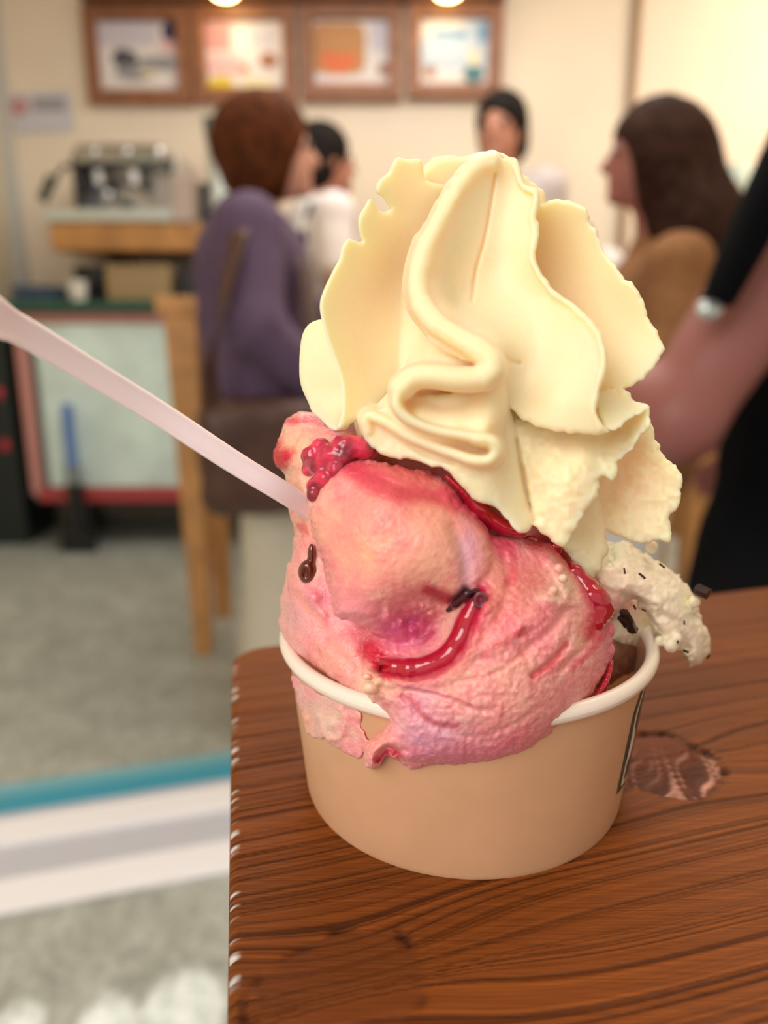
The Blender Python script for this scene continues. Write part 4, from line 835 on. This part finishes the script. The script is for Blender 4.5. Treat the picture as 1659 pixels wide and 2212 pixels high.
# rail over the posters with two small glowing spot lamps
cx_, cz_, w_, h_ = wall_rect(176, -14, 1092, 8, BWY - .05)
rail = B().box((cx_, BWY - .06, cz_ + .004), (w_, .12, h_ - .012), bevel=.006).out('picture_rail', m_fr); tag(rail, 'long wooden rail running above the four framed posters', 'rail')
m_glow = mat('lamp_glow', (255, 236, 190), .4, emit=((255, 214, 140), 22)); m_lampm = mat('lamp_metal', (210, 200, 180), .3, metal=1)
for x_, lab in ((485, 'glowing spot lamp above the second poster'), (968, 'glowing spot lamp above the fourth poster')):
    p = pt(x_, -20, BWY - .2); lp = empty('spot_lamp', (p.x, p.y, p.z), lab, 'lamp', group='spot lamps above the posters')
    B().cyl((p.x, p.y, p.z + .045), (p.x, p.y, p.z), .05, .058, 24).out('lamp_shade', m_lampm, lp)
    B().ball((p.x, p.y, p.z - .006), (.058, .058, .026), 20).out('bulb', m_glow, lp, True)
    B().cyl((p.x, p.y, p.z + .03), (p.x, BWY - .11, p.z + .03), .012).out('arm', m_lampm, lp)
    d = bpy.data.lights.new('spot_lamp_light', 'SPOT'); d.energy = 1.2; d.color = (1, .85, .65); d.spot_size = 2.2; d.spot_blend = .8; d.shadow_soft_size = .04
    o = bpy.data.objects.new('spot_lamp_light', d); C.objects.link(o); o.location = (p.x, p.y - .06, p.z - .05); o.rotation_euler = (math.radians(35), 0, 0)
# paper notice
cx_, cz_, w_, h_ = wall_rect(24, 196, 152, 284, BWY - .03)
nt = B().box((cx_, BWY - .006, cz_), (w_, .004, h_), rot=(0, math.radians(-3), 0)).out('paper_notice', mat('notice_paper', (206, 204, 214), .6)); tag(nt, 'small white paper notice with a red mark taped left of the posters', 'notice')
B().cyl((cx_ - w_ * .38, BWY - .0105, cz_ + h_ * .14), (cx_ - w_ * .38, BWY - .0085, cz_ + h_ * .14), .04, seg=24).out('print', mat('notice_red', (196, 144, 146), .6), nt)
B().box((cx_ + w_ * .12, BWY - .0095, cz_ + h_ * .2), (w_ * .56, .002, h_ * .34)).out('print', mat('notice_grey', (158, 158, 168), .6), nt)

# ================================================================ COFFEE CORNER
m_oak = mat('oak', (176, 124, 68), .5, noise=(12, .18)); m_steel = mat('steel', (190, 190, 190), .22, metal=1); m_dsteel = mat('dark_steel', (70, 66, 62), .3, metal=.9)
m_black = mat('black_plastic', (22, 22, 24), .4); m_lsteel = mat('light_steel', (206, 216, 212), .3, metal=.6)
SY = 3.55
cx_, cz_, w_, h_ = wall_rect(108, 482, 760, 542, SY)
sh = empty('coffee_counter', (cx_, SY, 0), 'thick oak shelf counter on the wall carrying the espresso machine', 'counter')
B().box((cx_, (SY + BWY) / 2, cz_), (w_, BWY - SY, h_), bevel=.008).out('countertop', m_oak, sh)
for sx in (-.35, 0, .35): B().prism([(SY + .12, cz_ - h_ / 2), (BWY, cz_ - h_ / 2), (BWY, cz_ - h_ / 2 - .14)], cx_ + sx * w_ - .015, cx_ + sx * w_ + .015, 'x').out('bracket', m_dsteel, sh)
ctop = cz_ + h_ / 2
def on(x, Y, y=400): return pt(x, y, Y).x
em_x0, em_x1 = on(175, 3.7), on(400, 3.7); ex = (em_x0 + em_x1) / 2; ew = em_x1 - em_x0; ez = ctop
em = empty('espresso_machine', (ex, 3.78, ez), 'chrome two-group espresso machine on the oak shelf counter', 'espresso machine')
B().box((ex - .06, 3.76, ez + .035), (ew + .14, .40, .055), bevel=.012).out('drip_tray', m_lsteel, em)
B().box((ex, 3.86, ez + .15), (ew * .96, .2, .2), bevel=.015).out('back_panel', m_steel, em)
B().box((ex - .02, 3.76, ez + .285), (ew * .86, .36, .085), bevel=.03).out('top_housing', m_steel, em)
for sx in (-1, 1): B().box((ex + sx * ew * .47, 3.78, ez + .16), (.03, .36, .26), bevel=.012).out('side_panel', m_steel if sx > 0 else m_dsteel, em)
for gx in (-.3, .04):
    gp = B(); gp.cyl((ex + gx * ew, 3.67, ez + .23), (ex + gx * ew, 3.67, ez + .17), .035).out('brew_group', m_steel, em)
    B().cyl((ex + gx * ew, 3.67, ez + .165), (ex + gx * ew - .02, 3.5, ez + .155), .012, .015).out('portafilter', m_black, em)
for gx in (-.28, .02): B().ball((ex + gx * ew, 3.585, ez + .29), (.030, .014, .030)).out('gauge', m_steel, em, True)
B().ball((ex - .2 * ew, 3.62, ez + .115), (.034, .034, .040)).out('milk_jug', m_steel, em, True)
B().tube([(em_x0 + .02, 3.7, ez + .24), (em_x0 - .05, 3.66, ez + .25), (em_x0 - .10, 3.64, ez + .19), (em_x0 - .13, 3.62, ez + .13)], [.008, .010, .010, .010]).cyl((em_x0 - .10, 3.64, ez + .20), (em_x0 - .15, 3.62, ez + .10), .026, .022).out('steam_wand', mat('wand_grip', (70, 74, 62), .5), em)
bx = on(384, 3.52); cb = B().box((bx + .005, 3.60, ez + .13), (.085, .10, .14), bevel=.01).box((bx + .005, 3.60, ez + .035), (.09, .12, .07), bevel=.008).out('coffee_grinder', mat('dusty_pink_plastic', (176, 158, 146), .5)); tag(cb, 'small pinkish grinder box at the right end of the espresso machine', 'grinder')
gx = on(468, 3.62, 380); g = empty('coffee_canister', (gx, 3.62, ez), 'tall shiny steel canister behind the purple sweater person', 'canister')
B().cyl((gx + .012, 3.62, ez), (gx + .012, 3.62, ez + .33), .05).out('body', m_lsteel, g, True); B().cyl((gx + .012, 3.62, ez + .33), (gx + .012, 3.62, ez + .43), .05, .062).out('lid', mat('canister_lid', (98, 110, 104), .4), g, True)
B().box((gx - .05, 3.72, ez + .09), (.08, .16, .18), bevel=.01).out('base', m_black, g)

# ================================================================ ROLLING CART under the counter
CYF = 3.42
m_red = mat('red_edge', (176, 64, 66), .5); m_pnk = mat('faded_red_edge', (198, 138, 130), .5); m_aqua = mat('pale_sheet', (214, 234, 228), .45, noise=(5, .12)); m_grn = mat('green_top', (36, 82, 64), .4); m_shd = mat('grey_board', (120, 122, 114), .6)
cx_, cz_, w_, h_ = wall_rect(46, 672, 600, 1085, CYF)
ct_ = empty('rolling_cart', (cx_, CYF + .25, 0), 'rolling cart with pale turquoise front, red edges and black casters', 'cart')
B().box((cx_, CYF + .26, cz_), (w_, .46, h_), bevel=.01).out('body', m_shd, ct_)
B().box((cx_ + .03, CYF + .012, cz_ + .01), (w_ - .12, .02, h_ - .12), bevel=.006).out('front_panel', m_aqua, ct_)
B().box((cx_, CYF + .005, cz_ + h_ / 2 - .03), (w_, .03, .045), bevel=.006).out('edge_strip', m_pnk, ct_)
B().box((cx_ - w_ / 2 + .03, CYF + .005, cz_), (.05, .03, h_ - .07), bevel=.006).out('edge_strip', m_pnk, ct_)
B().box((cx_ + .02, CYF + .004, cz_ - h_ / 2 + .035), (w_ - .04, .032, .065), bevel=.006).out('edge_strip', m_red, ct_)
B().box((cx_ - .02, CYF + .23, cz_ + h_ / 2 + .02), (w_ + .10, .56, .045), bevel=.008).out('top', m_grn, ct_)
B().box((cx_, CYF + .02, cz_ + h_ / 2 - .10), (.3, .03, .03), bevel=.006).out('handle', m_black, ct_)
cb_z = cz_ - h_ / 2; wx = on(146, CYF, 1130)
for x_, y_ in ((wx, CYF + .03), (cx_ + w_ / 2 - .08, CYF + .06), (wx, CYF + .42), (cx_ + w_ / 2 - .08, CYF + .42)):
    wh = B().cyl((x_ - .028, y_, .062), (x_ + .028, y_, .062), .062, seg=24).out('caster', m_black, ct_, True)
    B().box((x_, y_, (cb_z + .11) / 2 + .02), (.075, .05, max(.03, cb_z - .06))).out('fork', m_dsteel, ct_)
B().box((cx_ + .08, CYF + .22, cb_z - .05), (w_ - .3, .34, .07)).out('base_frame', m_dsteel, ct_)
ttop = cz_ + h_ / 2 + .0425
def item(name, o, lab, cat): return tag(o, lab, cat)
x_ = on(300, CYF + .1, 600); item('', B().box((x_, CYF + .15, ttop + .075), (.28, .16, .15), bevel=.012).box((x_, CYF + .15, ttop + .145), (.26, .17, .016)).out('cardboard_box', mat('cardboard', (156, 130, 92), .7)), 'tan cardboard box on the green cart top', 'box')
x_ = on(168, CYF + .05, 630); item('', B().lathe([(.001, 0), (.030, 0), (.036, .02), (.042, .085), (.038, .085), (.032, .02), (.001, .012)], 24, (x_, CYF + .05, ttop)).out('white_cup', mat('white_plastic', (222, 216, 204), .4), None, True), 'small white cup on the cart top left of the cardboard box', 'cup')
x_ = on(92, CYF + .15, 600); item('', B().box((x_ - .03, CYF + .18, ttop + .05), (.18, .18, .035), bevel=.01).box((x_ - .02, CYF + .18, ttop + .016), (.2, .19, .03), bevel=.01).out('folded_cloth', mat('blue_cloth', (62, 80, 98), .8)), 'dark blue folded cloth at the left end of the cart top', 'cloth')
x_ = on(215, CYF + .3, 590); item('', B().lathe([(.001, 0), (.08, 0), (.095, .04), (.10, .15), (.105, .155), (.09, .15), (.001, .13)], 28, (x_, CYF + .27, ttop)).out('black_pot', m_black, None, True), 'round black pot behind the white cup on the cart', 'pot')
x_ = on(400, CYF + .2, 600); item('', B().box((x_ + .05, CYF + .2, ttop + .07), (.13, .22, .14), bevel=.015).out('black_tub', m_black), 'dark square tub right of the cardboard box', 'tub')
# broom leaning on the cart: blue grip, grey joint, black foot
bx_, bY = on(150, CYF - .06, 940), CYF - .06
br = empty('hand_broom', (bx_, bY, 0), 'blue-handled broom standing upright before the cart', 'broom')
zt, zm, zl = pt(150, 872, bY).z, pt(150, 1012, bY).z, pt(150, 1045, bY).z
B().box((bx_, bY, (zt + zm) / 2), (.046, .03, zt - zm), bevel=.01).out('handle', mat('blue_plastic', (84, 124, 190), .4), br)
B().cyl((bx_, bY, zm + .01), (bx_, bY, zl - .01), .034, .028).out('joint', mat('grey_joint', (130, 140, 140), .4), br)
B().cyl((bx_, bY, zl), (bx_, bY, .06), .036, .034).box((bx_, bY - .01, .045), (.16, .045, .09), bevel=.01).out('foot', m_black, br)
# dark crates left of the cart
dc = empty('dark_crate_stack', (on(10, 3.45, 900) - .12, 3.5, 0), 'dark green crate left of the cart at the picture edge', 'crate')
xx = on(28, 3.45, 900); zc = pt(20, 715, 3.45).z
B().box((xx - .10, 3.62, zc / 2), (.20, .34, zc), bevel=.012).out('body', mat('dark_green_plastic', (24, 34, 32), .5), dc)
for z_ in (.62, .38): B().ball((xx - .05, 3.45, zc * z_ + .1), (.02, .015, .03)).out('red_latch', mat('latch_red', (190, 40, 60), .4), dc, True)

# far wooden sideboard with pale jar at the right
x_ = on(1640, 3.6, 500); z_ = pt(1640, 440, 3.6).z
sb = empty('sideboard', (x_, 3.75, 0), 'wooden sideboard against the back wall at the far right', 'sideboard')
B().box((x_ + .25, 3.78, z_ - .03), (1.05, .5, .06), bevel=.008).out('top', m_oak, sb); B().box((x_ + .25, 3.8, (z_ - .06) / 2), (1.0, .44, z_ - .06), bevel=.005).out('body', m_oak, sb)
for k in range(3): B().box((x_ - .07 + k * .33, 3.575, z_ * .45), (.30, .02, z_ * .8), bevel=.004).out('door', m_oak, sb)
item('', B().lathe([(.001, 0), (.06, 0), (.075, .05), (.07, .14), (.05, .17), (.045, .17), (.06, .13), (.001, .02)], 28, (on(1590, 3.62, 500) , 3.66, z_)).out('jar', mat('pale_jar', (190, 204, 190), .3), None, True), 'pale green glass jar on the far sideboard', 'jar')

# ================================================================ HIGH WOODEN TABLE between the people
TY0 = 2.24; zt = pt(400, 640, TY0).z
xa, xb = on(404, TY0, 900), on(1512, TY0, 1100)
ht_ = empty('high_table', ((xa + xb) / 2, TY0 + .3, 0), 'high light-wood bar table behind the standing customers', 'table')
m_lw = mat('light_wood', (196, 142, 84), .5, noise=(15, .15))
B().box(((xa + xb) / 2, TY0 + .19, zt - .025), (xb - xa + .14, .40, .05), bevel=.006).out('tabletop', m_lw, ht_)
B().box(((xa + xb) / 2, TY0 + .02, zt - .10), (xb - xa, .03, .10), bevel=.003).out('apron', m_lw, ht_)
for lx in (xa, xb):
    for ly in (TY0 + .03, TY0 + .34):
        bmq = B(); t_, b_ = .045, .024
        bm_ = bmq.bm; lo_ = [bm_.verts.new((lx + sx * b_, ly + sy * b_, 0)) for sx, sy in ((-1, -1), (1, -1), (1, 1), (-1, 1))]; hi_ = [bm_.verts.new((lx + sx * t_, ly + sy * t_, zt - .05)) for sx, sy in ((-1, -1), (1, -1), (1, 1), (-1, 1))]
        bm_.faces.new(lo_[::-1]); bm_.faces.new(hi_)
        for k in range(4): bm_.faces.new((lo_[k], lo_[(k + 1) % 4], hi_[(k + 1) % 4], hi_[k]))
        bmq.out('leg', m_lw, ht_)
# ================================================================ PEOPLE
def V(*a): return np.array(a, float)
def skin_mat(n, c): return mat(n, c, .5, sss=.2, srad=(1, .35, .2), sscale=.006)
def figure(name, loc, face, H, skin, label, torso, legs_m, shoes, hair, pose, cloth_v=.009, robe=None, hair_style='short', extra=None, fat=1.0):
    """one person: a continuous body surface; hair and clothes are children. local frame: +x ahead, +y left, z up"""
    s = H / 1.70
    root = empty('person', loc, label, 'person', rz=face)
    hz = 1.575 * s                                       # head centre
    J = dict(head=V(.02, 0, hz), neck=V(-.02, 0, 1.44 * s), chest=V(-.01, 0, 1.25 * s), pelvis=V(0, 0, .95 * s),
             shL=V(-.02, .165, 1.385 * s), shR=V(-.02, -.165, 1.385 * s), hipL=V(0, .085, .92 * s), hipR=V(0, -.085, .92 * s),
             elL=V(-.03, .22, 1.10 * s), elR=V(-.03, -.22, 1.10 * s), wrL=V(.06, .24, .86 * s), wrR=V(.06, -.24, .86 * s),
             knL=V(.03, .095, .50 * s), knR=V(.03, -.095, .50 * s), anL=V(-.01, .10, .085 * s), anR=V(-.01, -.10, .085 * s))
    for k, v in pose.items(): J[k] = V(*v)
    allp = np.array(list(J.values())); lo = allp.min(0) - .24; hi = allp.max(0) + .24; lo[2] = -.02
    f = Field(lo, hi, .0075)
    h = J['head']; hs = s * pose_scale.get(name, 1)
    f.ell(h + V(-.012, 0, .02) * s, V(.094, .075, .098) * s); f.ell(h + V(.018, 0, -.045) * s, V(.070, .056, .070) * s, .03)
    f.cap(h + V(.082, 0, .010) * s, h + V(.102, 0, -.022) * s, .009 * s, .013 * s, .012); f.ell(h + V(.070, 0, -.088) * s, V(.022, .024, .018) * s, .02)
    f.cap(h + V(.083, -.018, -.055) * s, h + V(.083, .018, -.055) * s, .008 * s, None, .008)
    for sy in (-1, 1):
        f.ell(h + V(-.012, sy * .076, -.005) * s, V(.018, .010, .030) * s, .006)
        f.ell(h + V(.082, sy * .032, .012) * s, V(.010, .014, .008) * s, .006, 'sub'); f.ell(h + V(.073, sy * .032, .012) * s, V(.013, .013, .010) * s, .002)
    f.cap(h + V(-.02, 0, -.05) * s, J['neck'] + V(0, 0, -.02), .050 * s, .058 * s, .02)
    nk, ch, pe = J['neck'], J['chest'], J['pelvis']
    f.chain([nk + V(-.01, 0, -.06) * s, ch, (ch + pe) / 2, pe], [.080 * s, .105 * s, .095 * s, .11 * s], .03)
    for sd, sg in (('L', 1), ('R', -1)):
        f.cap(ch + V(0, sg * .06, .02) * s, J['sh' + sd], .09 * s, .055 * s, .04)
        f.chain([J['sh' + sd], J['el' + sd], J['wr' + sd]], [.052 * s * fat, .040 * s * fat, .027 * s * fat], .02)
        d = J['wr' + sd] - J['el' + sd]; d /= np.linalg.norm(d); up = V(0, sg, 0); sdv = np.cross(d, up); sdv /= np.linalg.norm(sdv) + 1e-9
        palm = J['wr' + sd] + d * .05; f.cap(J['wr' + sd], palm + d * .02, .025 * s, .030 * s, .01)
        for q_, off in enumerate((-.030, -.010, .010, .030)):
            b0_ = palm + d * .03 + sdv * off; ln = (.060, .070, .066, .050)[q_]; f.chain([b0_, b0_ + d * ln * .5, b0_ + d * ln * .85 - up * ln * .3], [.0100, .0095, .0085], .004)
        f.chain([palm - d * .03 + sdv * -.028, palm + sdv * -.058 + d * .01, palm + sdv * -.062 + d * .035], [.012, .0105, .009], .006)
        f.cap(pe, J['hip' + sd], .10 * s, .088 * s, .04); f.chain([J['hip' + sd], J['kn' + sd], J['an' + sd]], [.085 * s, .055 * s, .038 * s], .03)
        fd = V(1, 0, 0) if 'foot' not in pose else V(*pose['foot']); f.cap(J['an' + sd] + V(0, 0, -.04), J['an' + sd] + fd * .16 * s + V(0, 0, -.055), .034 * s, .028 * s, .02)
    ob = link_mesh('body', f.mesh('body'), skin, root); del f
    for sy in (-1, 1):
        ey = B().ball(h + V(.0765, sy * .032, .012) * s, .0115 * s, 12).out('eye', m_eye, None, True); ey.parent = root
    # upper garment
    t_name, t_mat, sleeve, hem, ease = torso
    f = Field(lo, hi, cloth_v)
    f.chain([nk + V(-.01, 0, -.045) * s, ch, (ch + pe) / 2, pe + V(0, 0, hem)], [.078 * s + ease * .5, .118 * s + ease, .116 * s + ease, .122 * s + ease], .04)
    if hem < -.05: f.cap(pe + V(0, -.075, .0), pe + V(0, .075, .0), .118 * s + ease, None, .04); f.cap(pe + V(0, -.08, hem), pe + V(0, .08, hem), .12 * s + ease, None, .05)
    for sd, sg in (('L', 1), ('R', -1)):
        f.cap(ch + V(0, sg * .06, .02) * s, J['sh' + sd], .10 * s + ease, .062 * s + ease * .6, .05)
        el = J['el' + sd]; we = J['el' + sd] + (J['wr' + sd] - J['el' + sd]) * .92
        if sleeve == 'long': f.chain([J['sh' + sd], el, we], [.062 * s + ease * .7, .052 * s + ease * .8, .038 * s + ease * .7], .02)
        elif sleeve == 'short': f.cap(J['sh' + sd], J['sh' + sd] + (el - J['sh' + sd]) * .6, .062 * s + ease * .6, .058 * s + ease * .6, .02)
    f.f += .0022 * noise3(f.f.shape, 7, 5); o = link_mesh(t_name, f.mesh(t_name), t_mat, root); del f
    if legs_m:
        f = Field(lo, hi, cloth_v); wide = legs_m[2]
        for sd, sg in (('L', 1), ('R', -1)):
            f.cap(pe, J['hip' + sd], .113 * s, .100 * s, .04); f.chain([J['hip' + sd], J['kn' + sd], J['an' + sd] + V(0, 0, .03)], [.100 * s, .068 * s + wide, .056 * s + wide], .03)
        f.f += .002 * noise3(f.f.shape, 6, 9); link_mesh(legs_m[0], f.mesh(legs_m[0]), legs_m[1], root); del f
    for sd in ('L', 'R'):
        a = J['an' + sd]; f = Field(a + V(-.14, -.14, -.1), a + V(.28, .14, .08), .006); fd = V(1, 0, 0) if 'foot' not in pose else V(*pose['foot'])
        f.cap(a + V(0, 0, -.035), a + fd * .17 * s + V(0, 0, -.045), .042 * s, .036 * s, .02); f.cap(a + V(-.01, 0, -.045), a + V(-.01, 0, .01), .045 * s, .045 * s, .015)
        link_mesh('shoe', f.mesh('shoe'), shoes, root)
    # hair
    f = Field(h - .30, h + .24, .0065) if hair_style != 'long' else Field(h - V(.3, .3, .55), h + .24, .0075)
    f.ell(h + V(-.025, 0, .036) * s, V(.108, .092, .102) * s); f.ell(h + V(-.052, 0, -.03) * s, V(.078, .086, .085) * s, .03)
    if hair_style == 'bob': f.ell(h + V(-.045, 0, .02) * s, V(.120, .108, .118) * s, .03); f.ell(h + V(-.045, 0, -.06) * s, V(.085, .095, .07) * s, .03)
    if hair_style == 'bun': f.ell(h + V(-.125, 0, .03) * s, V(.045, .045, .045) * s, .015)
    if hair_style == 'long':
        f.ell(h + V(-.04, 0, .01) * s, V(.115, .10, .115) * s, .03)
        f.chain([h + V(-.06, 0, -.02) * s, h + V(-.12, .03, -.16) * s, h + V(-.20, .06, -.30) * s, h + V(-.27, .07, -.42) * s], [.105 * s, .105 * s, .085 * s, .04 * s], .04)
    f.ell(h + V(.088, 0, -.040) * s, V(.085, .070, .088) * s, .012, 'sub')
    f.f += .003 * noise3(f.f.shape, (4, 4, 9), 2); link_mesh('hair', f.mesh('hair'), hair, root); del f
    if extra: extra(root, J, s)
    return root, J, s
pose_scale = {}; m_eye = mat('eye_dark', (40, 30, 26), .2)
sk1 = skin_mat('skin_light', (206, 150, 128)); sk2 = skin_mat('skin_tan', (176, 118, 94)); sk3 = skin_mat('skin_dim', (168, 106, 92))
h_red = mat('auburn_hair', (84, 44, 22), .8, noise=(40, .4), spec=.1); h_dark = mat('dark_hair', (28, 22, 20), .75, noise=(40, .4), spec=.1); h_brown = mat('brown_hair', (54, 34, 26), .75, noise=(40, .4), spec=.1)
m_purple = mat('purple_knit', (90, 70, 96), .85, noise=(60, .15)); m_offw = mat('cream_trousers', (206, 198, 178), .8); m_wsh = mat('white_shirt', (222, 216, 214), .8)
m_greyt = mat('grey_tee', (186, 176, 172), .8); m_tanc = mat('tan_knit', (136, 92, 52), .85, noise=(60, .15)); m_blk = mat('black_cloth', (9, 10, 13), .9, spec=.05); m_shoe = mat('dark_shoes', (40, 44, 52), .6); m_bagl = mat('brown_leather', (74, 44, 32), .45, noise=(25, .2))
m_wtr = mat('white_trousers', (226, 226, 226), .8)
# 1: purple sweater, auburn short hair, facing right
def bag(root, J, s):
    def S(*a): return V(*a) * s
    f_ = Field((-.35, -.40, .50), (.25, -.08, 1.04), .008)
    f_.cap(S(-.15, -.215, .70), S(.07, -.215, .70), .05, None, 0); f_.f[:] = f_.big
    x0, x1, z0, z1, yc = -.17 * s, .13 * s, .66 * s, .95 * s, -.25
    sl, X, Y, Z = f_.roi((x0 - .05, yc - .1, z0 - .05), (x1 + .05, yc + .1, z1 + .05), .05)
    q = np.sqrt(np.maximum(abs(X - (x0 + x1) / 2) - (x1 - x0) / 2 + .05, 0) ** 2 + np.maximum(abs(Y - yc) - .052 + .045, 0) ** 2 + np.maximum(abs(Z - (z0 + z1) / 2) - (z1 - z0) / 2 + .05, 0) ** 2) - .047
    f_.add(sl, q.astype(np.float32)); f_.f += .003 * noise3(f_.f.shape, 6, 12)
    me_ = f_.mesh('shoulder_bag'); o_ = link_mesh('shoulder_bag', me_, m_bagl); o_.location = root.location; o_.rotation_euler = root.rotation_euler
    tag(o_, 'brown leather shoulder bag hanging at the purple sweater person\'s hip', 'bag')
    b_ = B(); b_.tube([S(-.13, -.29, .93), S(-.13, -.335, 1.02), S(-.09, -.325, 1.18), S(-.05, -.27, 1.31), S(-.02, -.15, 1.405), S(.04, -.09, 1.38), S(.115, -.12, 1.25), S(.12, -.22, 1.08), S(.10, -.27, .93)], .02, 8, (1, .25))
    st_ = b_.out('strap', m_bagl); st_.parent = o_
    B().ball(S(.08, -.30, .90), .014).out('buckle', mat('brass', (190, 150, 90), .3, metal=1)).parent = o_
p = pt(566, 900, 1.93)
figure('a', (p.x, 1.93, 0), math.radians(12), 1.56, sk1, 'person with short auburn hair in a purple sweater and cream trousers, seen from the side', ('sweater', m_purple, 'long', -.17, .022), ('trousers', m_offw, .025), m_shoe, h_red,
       dict(elR=(-.02, -.23, 1.02), wrR=(.14, -.20, .86), elL=(.06, .22, 1.03), wrL=(.28, .02, 1.04), head=(.055, 0, 1.41), neck=(-.01, 0, 1.285), shL=(-.02, .16, 1.225), shR=(-.02, -.16, 1.225)), hair_style='bob', extra=bag)
# 2: white top with dark apron strap
p = pt(722, 300, 2.9)
def apron(root, J, s):
    b_ = B(); b_.tube([V(.12, .10, 1.0) * s, V(.135, .06, 1.2) * s, V(.06, -.02, 1.42) * s + V(.04, 0, 0), V(-.07, -.08, 1.42) * s, V(-.15, -.12, 1.2) * s, V(-.14, -.1, 1.0) * s], .025, 8, (1, .3)); b_.out('apron_strap', m_blk).parent = root
figure('b', (p.x - .05, 2.98, 0), math.radians(25), 1.70, sk2, 'person with dark tied-up hair and white top behind the purple sweater', ('shirt', m_wsh, 'short', 0, .01), ('trousers', m_blk, .01), m_shoe, h_dark, {}, hair_style='bun', extra=apron)
# 3: dark haired man in a pale tee facing the viewer
p = pt(1092, 280, 3.0)
figure('c', (p.x + .0, 3.1, 0), math.radians(-112), 1.83, sk2, 'dark-haired person in a pale grey tee facing forward behind the cream', ('tee_shirt', m_greyt, 'short', 0, .022), ('trousers', m_blk, .01), m_shoe, h_dark,
       dict(wrL=(.20, .20, 1.0), wrR=(.20, -.2, 1.0)), hair_style='short')
# someone in a white shirt beside him
p = pt(1235, 340, 3.25)
figure('d', (p.x, 3.25, 0), math.radians(60), 1.50, sk2, 'person in a loose white shirt beside the grey tee', ('shirt', m_wsh, 'long', 0, .03), ('trousers', m_offw, .01), m_shoe, h_dark, dict(head=(.10, 0, 1.30), neck=(.04, 0, 1.25)), hair_style='short')
# 4: long brown hair, tan sweater, facing left
p = pt(1405, 400, 1.75)
figure('e', (p.x + .01, 1.75, 0), math.radians(172), 1.47, sk3, 'person with long brown hair in a tan sweater, face turned left', ('sweater', m_tanc, 'long', -.08, .016), ('trousers', m_wtr, .02), m_shoe, h_brown,
       dict(wrL=(.2, .12, .98), wrR=(.2, -.14, .98), neck=(-.02, 0, 1.20), shL=(-.03, .15, 1.135), shR=(-.03, -.15, 1.135), chest=(-.02, 0, 1.04)), hair_style='long')
# 5: seated figure in black at the right, bare arm towards the viewer
Y5 = .92
sh, elb = pt(1745, 470, Y5 + .03), pt(1462, 905, Y5 - .02); wr = pt(1250, 800, Y5 + .10)
rt = Vector((pt(1790, 900, Y5 + .1).x, Y5 + .12, 0))
Li = lambda v: tuple(v - rt)
P5 = dict(shR=Li(sh), elR=Li(elb), wrR=Li(wr), neck=(.10, .14, 1.22), head=(.13, .16, 1.36), chest=(.08, .08, 1.02), pelvis=(.06, .0, .66), shL=(.22, .30, 1.13), elL=(.30, .34, .90), wrL=(.14, .42, .78),
          hipL=(.10, .09, .62), hipR=(.0, -.04, .62), knL=(-.02, -.30, .60), knR=(-.17, -.22, .60), anL=(.0, -.36, .20), anR=(-.18, -.28, .20), foot=(-.4, -.9, 0))
def stool(root, J, s):
    t_ = empty('wooden_stool', (rt.x + .05, rt.y + .02, 0), 'wooden stool under the person in black at the right', 'stool')
    B().cyl((rt.x + .05, rt.y + .02, .44), (rt.x + .05, rt.y + .02, .475), .16, seg=32).out('seat', m_lw, t_)
    for sx, sy in ((-1, -1), (1, -1), (1, 1), (-1, 1)): B().cyl((rt.x + .05 + sx * .15, rt.y + .02 + sy * .15, 0), (rt.x + .05 + sx * .09, rt.y + .02 + sy * .09, .44), .014, .018).out('leg', m_lw, t_)
    dr = Field((-.36, -.46, .2), (.42, .34, 1.0), .009)
    dr.chain([V(.04, .03, .92), V(.04, 0, .66), V(-.06, -.16, .58)], [.14, .17, .16], .05); dr.chain([V(-.06, -.18, .56), V(-.10, -.26, .34)], [.17, .16], .05); dr.f += .003 * noise3(dr.f.shape, 6, 3)
    link_mesh('skirt', dr.mesh('skirt'), m_blk, root)
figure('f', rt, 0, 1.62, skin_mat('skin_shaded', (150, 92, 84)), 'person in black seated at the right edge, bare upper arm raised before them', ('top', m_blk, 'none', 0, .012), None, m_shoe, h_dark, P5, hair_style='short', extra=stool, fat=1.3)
a, b = pt(1800, 130, Y5 - .09), pt(1548, 652, Y5 - .09)
sbg = B(); sbg.tube([a, a.lerp(b, .3), a.lerp(b, .65), b], [.05, .052, .046, .034], 12, (1, .4))
sbg = sbg.out('black_scarf', m_blk, None, True); tag(sbg, 'black cloth strap hanging diagonally at the right edge above the bare arm', 'strap')
rg = B(); rg.ball(pt(1532, 668, Y5 - .09), (.014, .008, .011)); rg.out('buckle', m_lsteel, sbg)
